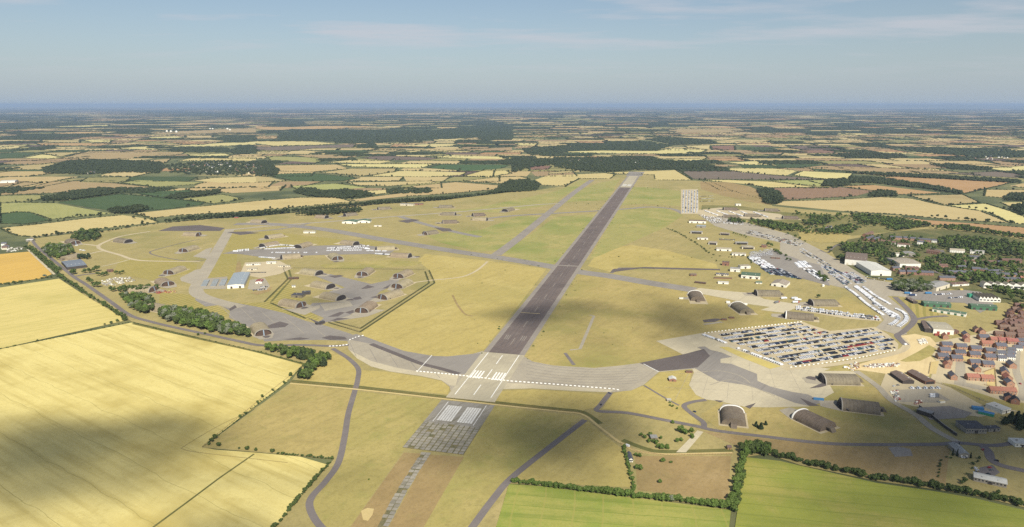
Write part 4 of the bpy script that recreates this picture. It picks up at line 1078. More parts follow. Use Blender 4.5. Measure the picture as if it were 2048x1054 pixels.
def in_view(t):
    d = Vector((t[0], t[1], -CAMH)); zc = d.y * math.cos(TH) - d.z * math.sin(TH)
    if zc <= 1: return False
    u = d.x / zc * F + W0 / 2; v = (-d.z * math.cos(TH) - d.y * math.sin(TH)) / zc * F + H0 / 2
    return -12 < u < W0 + 12 and v < H0 + 8
TR.sort(key=lambda t: -app(t) if in_view(t) else 1)
BUSH = {'perimeter hedge', 'field hedge', 'wheat field hedge', 'paddock hedge', 'wheat corner hedge', 'green field hedge', 'corner thicket', 'long field hedge', 'scrub garden', 'cottage hedge', 'car yard bank', 'compound hedge', 'airfield'}
nb = nt2 = 0
ZMED = {z_: sorted(t[3] for t in TR if t[5] == z_)[len([1 for t in TR if t[5] == z_]) // 2] for z_ in {t[5] for t in TR}}
mid_, low_ = {}, []
for t in TR:
    x, y, h, r, sp, zone = t
    isb = zone in BUSH
    if in_view(t) and ((isb and nb < 300) or (not isb and nt2 < 300)):
        if isb: nb += 1
        else: nt2 += 1
        lb, gp = ZL[zone]
        lb = {'leaf': 'mid green ', 'leaf_bright': 'light green ', 'leaf_conifer': 'blackish ', 'leaf_silver': 'silvery ', 'leaf_far': 'dark '}[sp] + ('larger ' if r > ZMED[zone] else 'smaller ') + lb
        k = random.randrange(4)
        rz = random.uniform(0, 6.28)
        if isb:
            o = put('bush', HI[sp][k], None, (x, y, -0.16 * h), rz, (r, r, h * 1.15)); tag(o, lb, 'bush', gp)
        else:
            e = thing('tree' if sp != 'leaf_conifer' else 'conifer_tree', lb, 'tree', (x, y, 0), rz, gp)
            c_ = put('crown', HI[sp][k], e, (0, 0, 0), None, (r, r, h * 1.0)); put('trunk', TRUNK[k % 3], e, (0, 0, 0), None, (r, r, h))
    elif y < 2700: mid_.setdefault(sp, []).append((x, y, h * 1.0, r))
    else: low_.append((x, y, h, r))
for sp, it in mid_.items():
    lowbush = [i for i in it if i[2] < 2.2]; rest = [i for i in it if i[2] >= 2.2]
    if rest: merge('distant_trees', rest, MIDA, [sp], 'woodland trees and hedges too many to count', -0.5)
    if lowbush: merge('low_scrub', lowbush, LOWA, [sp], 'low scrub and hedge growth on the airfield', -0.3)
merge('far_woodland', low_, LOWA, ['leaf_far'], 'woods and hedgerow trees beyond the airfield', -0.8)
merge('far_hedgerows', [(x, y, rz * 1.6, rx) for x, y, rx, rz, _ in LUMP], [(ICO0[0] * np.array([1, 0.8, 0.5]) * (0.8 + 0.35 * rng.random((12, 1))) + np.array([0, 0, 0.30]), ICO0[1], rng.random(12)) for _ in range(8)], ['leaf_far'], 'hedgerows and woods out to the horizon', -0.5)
print('TREES', len(TR), 'bush', nb, 'tree', nt2, 'low', len(low_), 'lump', len(LUMP), {k: len(v) for k, v in mid_.items()})
# ------------------------------------------------------------------ solid builder
class MB:
    def __init__(self): self.v, self.f, self.m, self.mats = [], [], [], []
    def mi(self, mat):
        if mat not in self.mats: self.mats.append(mat)
        return self.mats.index(mat)
    def poly(self, ps, mat):
        b = len(self.v); self.v += [tuple(p) for p in ps]; self.f.append(tuple(range(b, b + len(ps)))); self.m.append(self.mi(mat)); return self
    def box(self, x0, x1, y0, y1, z0, z1, mat):
        b = len(self.v); self.v += [(x, y, z) for z in (z0, z1) for x, y in ((x0, y0), (x1, y0), (x1, y1), (x0, y1))]
        for q in ((3, 2, 1, 0), (4, 5, 6, 7), (0, 1, 5, 4), (1, 2, 6, 5), (2, 3, 7, 6), (3, 0, 4, 7)):
            self.f.append(tuple(b + i for i in q)); self.m.append(self.mi(mat))
        return self
    def extr(self, prof, y0, y1, mat, axis='y'):
        """closed convex profile in (x,z), extruded along y (or in (y,z) along x)"""
        b = len(self.v); n = len(prof)
        for t in (y0, y1):
            for a, z in prof: self.v.append((a, t, z) if axis == 'y' else (t, a, z))
        self.f.append(tuple(range(b, b + n))); self.f.append(tuple(range(b + 2 * n - 1, b + n - 1, -1)))
        for i in range(n): self.f.append((b + i, b + n + i, b + n + (i + 1) % n, b + (i + 1) % n))
        self.m += [self.mi(mat)] * (n + 2); return self
    def mesh(self, name, smooth=False): return mesh_from(name, self.v, self.f, self.mats, self.m, smooth)

def rect_from(FL, FR, B):
    """pixel corners of the front base line and one back corner (or a depth in metres) -> origin, yaw, width, depth"""
    a, b = P(*FL), P(*FR); u = b - a; w = u.length; u.normalize(); n = Vector((-u.y, u.x, 0))
    dp = B if isinstance(B, (int, float)) else abs((P(*B) - a).dot(n))
    return a, math.atan2(u.y, u.x), w, dp
def roof_mesh(w, d, h, rise, along, mat, over=0.4):
    """gable roof slabs with thickness; ridge along the front ('u') or running back ('v')"""
    mb = MB(); t = 0.25; o = over
    if along == 'u': prof = [(-o, h), (d / 2, h + rise), (d + o, h), (d + o, h + t), (d / 2, h + rise + t + 0.1), (-o, h + t)]
    else: prof = [(-o, h), (w / 2, h + rise), (w + o, h), (w + o, h + t), (w / 2, h + rise + t + 0.1), (-o, h + t)]
    L = w if along == 'u' else d
    for half in (0, 1):
        i = [0, 1, 4, 5] if half == 0 else [1, 2, 3, 4]
        mb.extr([prof[k] for k in i], -o, L + o, mat, 'x' if along == 'u' else 'y')
    return mb.mesh('roof')
def building(name, label, FL, FR, B, h, rise, along, wall, roof, doors=1, wins=0, cat='building', group=None, doorc='dark_wall', mouth=False, bays=0):
    a, yaw, w, d = rect_from(FL, FR, B)
    e = thing(name, label, cat, (a.x, a.y, 0), yaw, group)
    mb = MB()
    mb.box(0, w, 0, d, -0.3, h, wall)
    if rise > 0:
        if along == 'u':
            for x in (0.0, w): mb.poly([(x, 0, h), (x, d / 2, h + rise), (x, d, h)] if x else [(x, d, h), (x, d / 2, h + rise), (x, 0, h)], wall)
        else:
            for y in (0.0, d): mb.poly([(0, y, h), (w, y, h), (w / 2, y, h + rise)] if y == 0 else [(w, y, h), (0, y, h), (w / 2, y, h + rise)], wall)
    put('wall', mb.mesh('wall'), e)
    if rise > 0:
        rf = put('roof', roof_mesh(w, d, h + 0.02, rise, along, roof), e)
        if max(w, d) > 18:
            for k in range(max(2, int(max(w, d) / 14))):
                t = (k + 0.5) / max(2, int(max(w, d) / 14)); s = MB()
                if along == 'u': y, x = d * 0.25, w * t
                else: x, y = w * 0.75, d * t
                zz = h + rise * 0.5 + 0.35
                s.box(x - 0.7, x + 0.7, y - 1.2, y + 1.2, zz - 0.2, zz + 0.35, 'pale_sheet'); put('roof_light', s.mesh('roof_light'), rf)
    else:
        m2 = MB().box(-0.3, w + 0.3, -0.3, d + 0.3, h + 0.02, h + 0.4, roof); rf = put('roof', m2.mesh('roof'), e)
        if w > 8 and d > 5:
            m3 = MB().box(w * 0.3, w * 0.3 + 1.6, d * 0.5, d * 0.5 + 1.4, h + 0.42, h + 1.3, 'grey_sheet'); put('roof_vent', m3.mesh('roof_vent'), rf)
    if mouth:
        put('dark_mouth_panel', MB().box(w * 0.08, w * 0.92, -0.12, 0.05, 0, h * 0.92, 'black_steel').mesh('dark_mouth_panel'), e)  # black panel on the closed wall, painted in place of a shaded interior
    else:
        for k in range(doors):
            x = w * (k + 0.5) / doors; dw = min(4.0, w * 0.16); put('door', MB().box(x - dw / 2, x + dw / 2, -0.08, 0.05, 0, min(h * 0.72, 4.2), doorc).mesh('door'), e)
    for k in range(wins):
        x = w * (k + 0.5) / wins
        put('window', MB().box(x - 0.75, x + 0.75, -0.10, 0.04, h * 0.45, h * 0.45 + 1.3, 'glass').mesh('window'), e)
    return e
BLD = [
 ('warehouse', 'large white warehouse with blue-grey roof beside the west taxiway', (454.5, 577.5), (488.5, 575.5), (493, 551), 7, 1.6, 'v', 'white_wall', 'blue_sheet', dict(doors=2)),
 ('hangar', 'dark grey low hangar beside the perimeter road at far left', (135, 540), (174, 535), (123, 528), 6, 2.0, 'u', 'dark_wall', 'steel_sheet', dict(doors=3)),
 ('brick_hut', 'brown brick hut beside a round tree left of the mown grass', (214, 545), (226, 544), 10, 4, 1.8, 'u', 'brown_brick', 'brown_tile', dict(wins=4)),
 ('farm_shed', 'pale roofed farm shed at the far left end of the perimeter road', (52, 483), (65, 483), 13, 4, 1.5, 'u', 'grey_wall', 'pale_sheet', {}),
 ('office_block', 'long low building with white walls behind the parked trucks', (492, 531), (521, 530), 8, 3.6, 1.2, 'u', 'white_wall', 'tan_sheet', dict(wins=8)),
 ('office_block', 'low cream building in front of the long white one in the left compound', (494, 541), (514, 540), 8, 3.6, 1.0, 'u', 'cream_wall', 'tan_sheet', dict(wins=6)),
 ('canteen', 'small white low house right of the long white building', (533, 527.5), (552, 527), 8, 3.4, 1.2, 'u', 'white_wall', 'pale_sheet', dict(wins=5)),
 ('store', 'long narrow tan store at the right of the left compound', (556, 534), (580, 534), 6, 3, 0.8, 'u', 'cream_wall', 'tan_sheet', dict(wins=5)),
 ('shed', 'shed with red-brown roof beside the large white warehouse', (511, 567.5), (524, 567), 20, 4, 1.2, 'v', 'white_wall', 'red_tile', {}),
 ('pump_house', 'tiny white hut inside the fence of the shelter compound', (584, 575), (591, 574.5), 6, 3, 1, 'u', 'white_wall', 'grey_sheet', {}),
 ('bunker', 'dark flat-roofed bunker above the lowest left shelter', (582, 595), (604, 596), 16, 5, 0, 'u', 'shelter_concrete', 'dark_sheet', {}),
 ('bunker', 'dark flat-roofed block right behind the bunker in the left compound', (604, 590), (621, 589), 11, 5, 0, 'u', 'dark_wall', 'dark_sheet', {}),
 ('gatehouse', 'brown timber gatehouse on the compound fence', (577, 559), (597, 558.5), 5, 4, 0, 'u', 'rust_steel', 'brown_sheet', {}),
 ('gatehouse', 'dark gatehouse at the compound entrance on the west apron', (634, 650), (650, 646), 6, 3, 0, 'u', 'dark_wall', 'dark_sheet', {}),
 ('hall', 'white hall with tan roof on the cross taxiway left end', (607, 466.5), (630, 466.5), 12, 4.5, 2, 'u', 'white_wall', 'tan_sheet', dict(wins=5)),
 ('workshop', 'white workshop with green roof, left one of the far pair', (684, 447), (712, 448), 32, 6, 3, 'v', 'white_wall', 'green_sheet', dict(doors=2)),
 ('workshop', 'white workshop with green roof, right one of the far pair', (714, 446), (740, 446), 28, 6, 3, 'v', 'white_wall', 'green_sheet', dict(doors=2)),
 ('trailer_store', 'long white container store on the far link taxiway', (748, 453), (763, 453), 4, 3, 0, 'u', 'white_wall', 'pale_sheet', {}),
 ('offices', 'pale brick office ruin beside the far boundary trees', (800, 411), (826, 412), 16, 6, 0, 'u', 'cream_wall', 'grey_sheet', dict(wins=6)),
 ('offices', 'red brick block right of the pale office ruin at the far boundary', (828, 410), (846, 410), 14, 5, 0, 'u', 'brick', 'brown_sheet', dict(wins=5)),
 ('brown_hut', 'brown round-topped hut standing alone on the right grass', (1381, 552), (1393, 552), 9, 3, 1.6, 'u', 'brown_brick', 'brown_sheet', {}),
 ('wall_block', 'long low brown block wall near the light concrete strip', (1389, 566), (1411, 568.5), 5, 2.8, 0, 'u', 'rust_steel', 'brown_sheet', {}),
 ('marquee', 'white oblong cabin on a concrete pad', (1436, 567.5), (1457, 568.5), 8, 3.6, 0.8, 'u', 'white_wall', 'pale_sheet', {}),
 ('admin_hall', 'white building with wide green roof above the concrete strip', (1482, 556), (1520, 559), 30, 7, 3, 'u', 'white_wall', 'green_sheet', dict(doors=3, wins=6)),
 ('block', 'white block with tan flat roof behind the green roofed hall', (1481, 537.5), (1501, 537), 14, 6, 0, 'u', 'white_wall', 'tan_sheet', dict(wins=4)),
 ('block', 'white two storey block with grey roof left of the green roofed hall', (1460, 543), (1480, 544.5), 15, 7, 1.5, 'u', 'white_wall', 'grey_sheet', dict(wins=5)),
 ('control_tower', 'red brick block with flat roof at the grass edge', (1444, 531), (1458, 532), 12, 8, 0, 'u', 'brick', 'brown_sheet', dict(wins=4)),
 ('stores', 'cream low stores building below the grey yard', (1432, 551), (1457, 552.5), 10, 3.6, 1.2, 'u', 'cream_wall', 'slate', dict(wins=6)),
 ('barrier_wall', 'low brown wall in front of the cream stores', (1428, 557), (1464, 558), 3, 2.2, 0, 'u', 'brown_brick', 'brown_sheet', dict(doors=0)),
 ('gable_hall', 'white hall with broad tan roof right of the green roofed hall', (1542, 571.5), (1572, 575.5), (1586, 569), 5, 4, 'v', 'white_wall', 'tan_sheet', dict(doors=2)),
 ('hut', 'small white hut beside a bush near the concrete strip', (1512, 567.5), (1524, 568), 8, 3, 1.2, 'u', 'white_wall', 'green_sheet', dict(wins=3)),
 ('open_shed', 'shed with dark open mouth, lowest left of the old dispersal', (1417, 489), (1434, 490), 22, 5, 1.5, 'u', 'white_wall', 'tan_sheet', dict(mouth=True)),
 ('open_shed', 'shed with dark open front at the upper left of the dispersal', (1381, 467), (1405, 468), 16, 5, 1.5, 'u', 'cream_wall', 'grey_sheet', dict(mouth=True)),
 ('shed', 'low white shed below the upper left open shed', (1395, 479), (1416, 479.5), 12, 4.5, 1.2, 'u', 'white_wall', 'tan_sheet', dict(doors=2)),
 ('open_shed', 'open fronted shed under trees beside the tarmac', (1440, 470), (1459, 471), 14, 5, 1.4, 'u', 'grey_wall', 'tan_sheet', dict(mouth=True)),
 ('open_shed', 'open fronted shed beside rows of dark parked cars', (1471, 489), (1496, 489.5), 14, 5, 1.4, 'u', 'grey_wall', 'grey_sheet', dict(mouth=True)),
 ('open_shed', 'tan shed with black arched mouth beside the small brick house', (1484, 498), (1509, 498.5), 16, 5, 1.8, 'v', 'cream_wall', 'tan_sheet', dict(mouth=True)),
 ('shed', 'white hall with cream roof in the lower dispersal', (1433, 501.5), (1463, 502.5), 18, 5, 2, 'u', 'white_wall', 'tan_sheet', dict(doors=2)),
 ('shed', 'white long shed at the dispersal hedge corner', (1464, 511), (1492, 512), 15, 5, 1.5, 'u', 'white_wall', 'tan_sheet', dict(doors=3)),
 ('brick_house', 'small red brick block beside tall trees on the tarmac edge', (1523, 495), (1533, 495.5), 11, 6, 0, 'u', 'brick', 'brown_sheet', dict(wins=3)),
 ('low_office', 'low brown building between two car yards', (1542, 517), (1560, 518), 7, 3.2, 0, 'u', 'brown_brick', 'tan_sheet', dict(wins=5)),
 ('hangar', 'pale blue roofed hangar near the far car rows', (1393, 455), (1411, 456), 15, 5, 2, 'u', 'grey_wall', 'blue_sheet', {}),
 ('hangar', 'brown roofed hangar with white walls at the foot of the far car rows', (1378, 446), (1412, 447), 17, 7, 2, 'u', 'white_wall', 'brown_sheet', dict(doors=3)),
 ('shed', 'white shed among the far bunkers', (1472, 411.5), (1482, 411.5), 14, 5, 1.5, 'u', 'white_wall', 'pale_sheet', {}),
 ('big_hangar', 'big hangar with brown roof and white front, left of the pale one', (1689, 529), (1733, 533), (1744, 519), 13, 2.5, 'u', 'white_wall', 'brown_sheet', dict(doors=4, doorc='cream_wall')),
 ('big_hangar', 'biggest hangar with pale grey roof and white gable front', (1741.5, 551), (1782, 552), (1714, 533), 10.5, 3, 'v', 'white_wall', 'pale_sheet', dict(doors=1)),
 ('big_hangar', 'grey-brown roofed hangar standing among the trees of the town', (1799, 535), (1841, 535), (1848, 523), 9, 2.5, 'u', 'white_wall', 'tan_sheet', dict(doors=3, doorc='cream_wall')),
 ('shed', 'grey shed directly behind the hangar among the town trees', (1808, 513), (1830, 514), 20, 8, 2, 'v', 'grey_wall', 'grey_sheet', {}),
 ('shed', 'white walled shed left of the grey shed among the town trees', (1791, 513), (1808, 513.5), 16, 7, 1.6, 'u', 'white_wall', 'tan_sheet', {}),
 ('hall', 'cream hall with brown roof beside the lorry yard', (1872, 583), (1899, 575), (1862, 571), 8, 2.5, 'u', 'cream_wall', 'grey_sheet', dict(doors=2)),
 ('annex', 'low annexe with brown roof right of the cream hall', (1905, 573), (1938, 571), 16, 4, 2, 'u', 'white_wall', 'brown_tile', dict(wins=4)),
 ('green_shed', 'green metal shed at the left of the lorry yard', (1848, 613), (1902, 616), 18, 6, 2, 'u', 'green_wall', 'green_sheet', dict(doors=4)),
 ('green_shed', 'green metal shed at the right of the lorry yard', (1942, 619), (1994, 622), 16, 7, 2, 'u', 'green_wall', 'green_sheet', dict(doors=4)),
 ('workshop', 'long workshop with pale band and green end below the green sheds', (1864, 623), (1931, 634), 11, 5, 2, 'u', 'white_wall', 'green_sheet', dict(doors=5, doorc='green_wall')),
 ('timber_hut', 'narrow dark brown hut on the mown bank beside the white vans', (1811, 599), (1826, 607.5), 8, 4, 1.2, 'u', 'dark_wall', 'brown_sheet', {}),
 ('depot', 'pale roofed white depot above the new houses', (1866, 667), (1907, 670), (1913, 656), 8, 1.6, 'u', 'white_wall', 'tan_sheet', dict(doors=2, doorc='red_door')),
 ('lean_to', 'brown roofed shed standing left of the pale depot', (1849, 664.5), (1863, 666), (1868, 651), 6, 1.2, 'v', 'dark_wall', 'brown_sheet', {}),
 ('lean_to', 'low brown shed at the right side of the pale depot', (1908, 669), (1918, 667), 12, 4, 1, 'u', 'brown_brick', 'brown_tile', {}),
 ('long_shed', 'long brown roofed shed, left one of the pair in the works yard', (1805, 768), (1828, 768), (1781, 750), 4.2, 2.5, 'v', 'dark_wall', 'brown_sheet', {}),
 ('long_shed', 'long brown roofed shed, right one of the pair in the works yard', (1850, 769), (1870, 768), (1824, 748), 4.2, 2.5, 'v', 'brown_brick', 'brown_sheet', dict(mouth=True)),
 ('site_office', 'white stacked site cabins beside the new houses', (2004, 829), (2021, 825), (1977, 814), 5, 0, 'u', 'white_wall', 'pale_sheet', dict(wins=5)),
 ('dark_block', 'dark flat-roofed building beside the east road', (1931.5, 867), (1973, 867.5), (1914, 851), 6, 0, 'u', 'grey_wall', 'dark_sheet', dict(wins=8)),
 ('dark_block', 'low grey wing right of the dark flat-roofed building', (1977, 864), (2000, 863), 7, 4, 0, 'u', 'grey_wall', 'dark_sheet', dict(wins=3)),
 ('clinic', 'grey roofed building between dark cypresses', (1918, 915), (1938, 916), (1922, 895), 4, 1.6, 'v', 'grey_wall', 'grey_sheet', dict(doors=2, doorc='white_wall')),
 ('glasshouse', 'long low building with ribbed pale metal roof at bottom right', (1947, 962), (2013, 976.5), (2020, 967), 4, 1.6, 'u', 'grey_wall', 'pale_sheet', dict(wins=9)),
 ('store', 'white building cut by the right picture edge', (2030, 894), (2060, 895), 13, 4, 0, 'u', 'white_wall', 'pale_sheet', dict(wins=4)),
 ('cottage', 'tiny white cottage with dark roof beside the dirt track', (1258, 924.5), (1266, 924.5), (1257, 911), 3, 1.8, 'v', 'white_wall', 'slate', dict(wins=2)),
 ('garden_shed', 'small brown hut at the corner thicket', (1455, 899.5), (1463, 899.5), 5, 2.6, 1.2, 'u', 'timber', 'brown_sheet', {}),
 ('brick_shed', 'brick shed with white roof standing alone right of the runway end', (1338.5, 763), (1352.5, 763.5), 9, 3, 1.8, 'v', 'brick', 'pale_sheet', {}),
 ('bus_shelter', 'tiny white roofed shelter beside shrubs on the shelter road', (1334, 803), (1342, 803), 3, 2.4, 0, 'u', 'grey_wall', 'pale_sheet', {}),
 ('pillbox', 'small grey pillbox in the bushes of the rough scrub', (1302, 880), (1315, 880), 7, 2.6, 0, 'u', 'shelter_concrete', 'grey_sheet', {}),
 ('farm_barn', 'white roofed barn at the left picture edge among fields', (0, 366), (30, 365), 60, 7, 2, 'u', 'white_wall', 'pale_sheet', {}),
]
for n_, lb, fl, fr, bk, h, ri, al, wm, rm, kw in BLD:
    building(n_, lb, fl, fr, bk, h, ri, al, wm, rm, **kw)

# sawtooth factories
def sawtooth(label, FL, FR, B, h, n):
    a, yaw, w, d = rect_from(FL, FR, B)
    e = thing('factory', label, 'factory', (a.x, a.y, 0), yaw)
    put('wall', MB().box(0, w, 0, d, -0.3, h, 'white_wall').mesh('wall'), e)
    for k in range(n):
        x0, x1 = w * k / n, w * (k + 1) / n - 0.05
        mb = MB().extr([(x0, h + 0.02), (x1, h + 0.02), (x0 + (x1 - x0) * 0.25, h + 4)], 0, d, 'tan_sheet')
        mb.poly([(x0, -0.03, h + 0.02), (x1, -0.03, h + 0.02), (x0 + (x1 - x0) * 0.25, -0.03, h + 4)], 'white_wall')
        put('roof_bay', mb.mesh('roof_bay'), e)
        put('window', MB().box(x0 + 1, x1 - 1, -0.1, 0.05, h * 0.4, h * 0.75, 'glass').mesh('window'), e)
sawtooth('white sawtooth-roofed factory beside the green containers', (1958, 603), (2001, 605), 34, 6, 6)
sawtooth('upper white factory with a row of tall sawtooth gables', (1967, 576), (2056, 580), 18, 8, 6)

# ------------------------------------------------------------------ hardened aircraft shelters
AW, AH, NA = 13.4, 8.9, 18
def arch_pt(t, s=1.0):                                       # t 0..1 left to right
    a = math.pi * (1 - t)
    return (AW * s * math.copysign(abs(math.cos(a)) ** 0.86, math.cos(a)), AH * s * math.sin(a) ** 0.86)
def shelter_parts(L, rim):
    P_ = {}
    for nm in ('shelter_concrete', 'pale_shelter'):
        mb = MB(); nb_ = 10
        for k in range(nb_):
            x0, x1 = L * k / nb_ + (0.12 if k else 0), L * (k + 1) / nb_
            for i in range(NA):
                (ya, za), (yb, zb) = arch_pt(i / NA), arch_pt((i + 1) / NA)
                mb.poly([(x0, ya, za), (x1, ya, za), (x1, yb, zb), (x0, yb, zb)], nm)
            if k:
                for i in range(NA):
                    (ya, za), (yb, zb) = arch_pt(i / NA, 0.985), arch_pt((i + 1) / NA, 0.985)
                    mb.poly([(x0 - 0.14, ya, za), (x0 + 0.02, ya, za), (x0 + 0.02, yb, zb), (x0 - 0.14, yb, zb)], nm)
        mb.poly([(L - 0.02, *arch_pt(i / NA)) for i in range(NA, -1, -1)], nm)
        for sg in (-1, 1): mb.box(0, L, min(sg * AW, sg * (AW + 0.9)), max(sg * AW, sg * (AW + 0.9)), -0.3, 0.9, nm)
        P_['shell_' + nm] = mb.mesh('shell')
    for nm in ('rim_white', 'rim_grey'):
        mb = MB()
        for i in range(NA):
            (ya, za), (yb, zb) = arch_pt(i / NA, 1.075), arch_pt((i + 1) / NA, 1.075); (yc, zc), (yd, zd) = arch_pt(i / NA, 0.95), arch_pt((i + 1) / NA, 0.95)
            mb.poly([(-0.9, ya, za), (0.5, ya, za), (0.5, yb, zb), (-0.9, yb, zb)], nm)
            mb.poly([(-0.9, yc, zc), (-0.9, ya, za), (-0.9, yb, zb), (-0.9, yd, zd)], nm)
            mb.poly([(0.5, ya, za), (0.5, yc, zc), (0.5, yd, zd), (0.5, yb, zb)], nm)
        P_[nm] = mb.mesh('front_rim')
    for nm, lc in (('rust_steel', 'door_leaf'), ('black_steel', 'door_leaf')):
        ribs, n = MB(), 13
        for sd in (-1, 1):
            lf = MB(); st = 10
            def dp(y): return -4.2 * (1 - (y / AW) ** 2) - 0.6
            def dz(y): return max(0.4, AH * 0.95 * (1 - abs(y / (AW * 0.96)) ** 2.4))
            for k in range(st):
                y0, y1 = sd * AW * 0.94 * k / st, sd * AW * 0.94 * (k + 1) / st
                q = [(dp(y0), y0, 0), (dp(y1), y1, 0), (dp(y1) * 0.45, y1, dz(y1)), (dp(y0) * 0.45, y0, dz(y0))]
                lf.poly(q if sd < 0 else q[::-1], lc)
                q = [(dp(y0) * 0.45, y0, dz(y0)), (dp(y1) * 0.45, y1, dz(y1)), (0.2, y1, dz(y1)), (0.2, y0, dz(y0))]
                lf.poly(q if sd < 0 else q[::-1], lc)
            P_['leaf%d_%s' % (sd, nm)] = lf.mesh('door_leaf')
            rb = MB()
            for k in range(1, n):
                y = sd * AW * 0.94 * (k - 0.5) / n
                z = dz(y); x = dp(y)
                rb.extr([(x - 0.55, 0), (x + 0.15, 0), (x * 0.45 + 0.15, z), (x * 0.45 - 0.55, z)], y - 0.26, y + 0.26, nm)
            for zz in (2.4, 4.8):
                for k in range(st):
                    y0, y1 = sd * AW * 0.94 * k / st, sd * AW * 0.94 * (k + 1) / st
                    if dz(y1) < zz + 0.4: continue
                    f = 1 - 0.55 * zz / dz(y0); g = 1 - 0.55 * zz / dz(y1)
                    q = [(dp(y0) * f - 0.4, y0, zz), (dp(y1) * g - 0.4, y1, zz), (dp(y1) * g - 0.4, y1, zz + 0.4), (dp(y0) * f - 0.4, y0, zz + 0.4)]
                    rb.poly(q if sd < 0 else q[::-1], nm)
            P_['ribs%d_%s' % (sd, nm)] = rb.mesh('door_rib_frame')
    mb = MB().extr([(-5.5, 0), (-4.6, 0), (-1.9, AH * 0.96), (-2.9, AH * 0.96)], -0.75, 0.75, 'blue_grey_paint'); P_['post'] = mb.mesh('door_post')
    mb = MB().box(L - 0.5, L + 5.5, -3.4, 3.4, -0.3, 4.2, 'shelter_concrete').extr([(L + 5.4, -0.3), (L + 9, -0.3), (L + 5.4, 4.2)], -3.4, 3.4, 'shelter_concrete'); P_['exhaust'] = mb.mesh('exhaust_box')
    P_['vent'] = MB().box(L + 1, L + 4, -3.55, -3.35, 0.4, 3.4, 'black_steel').mesh('exhaust_vent')
    P_['hatch'] = MB().box(L * 0.14, L * 0.14 + 1.6, -AW - 1.05, -AW - 0.85, 0, 2.1, 'dark_wall').mesh('side_door')
    return P_
SP = shelter_parts(36.0, None)
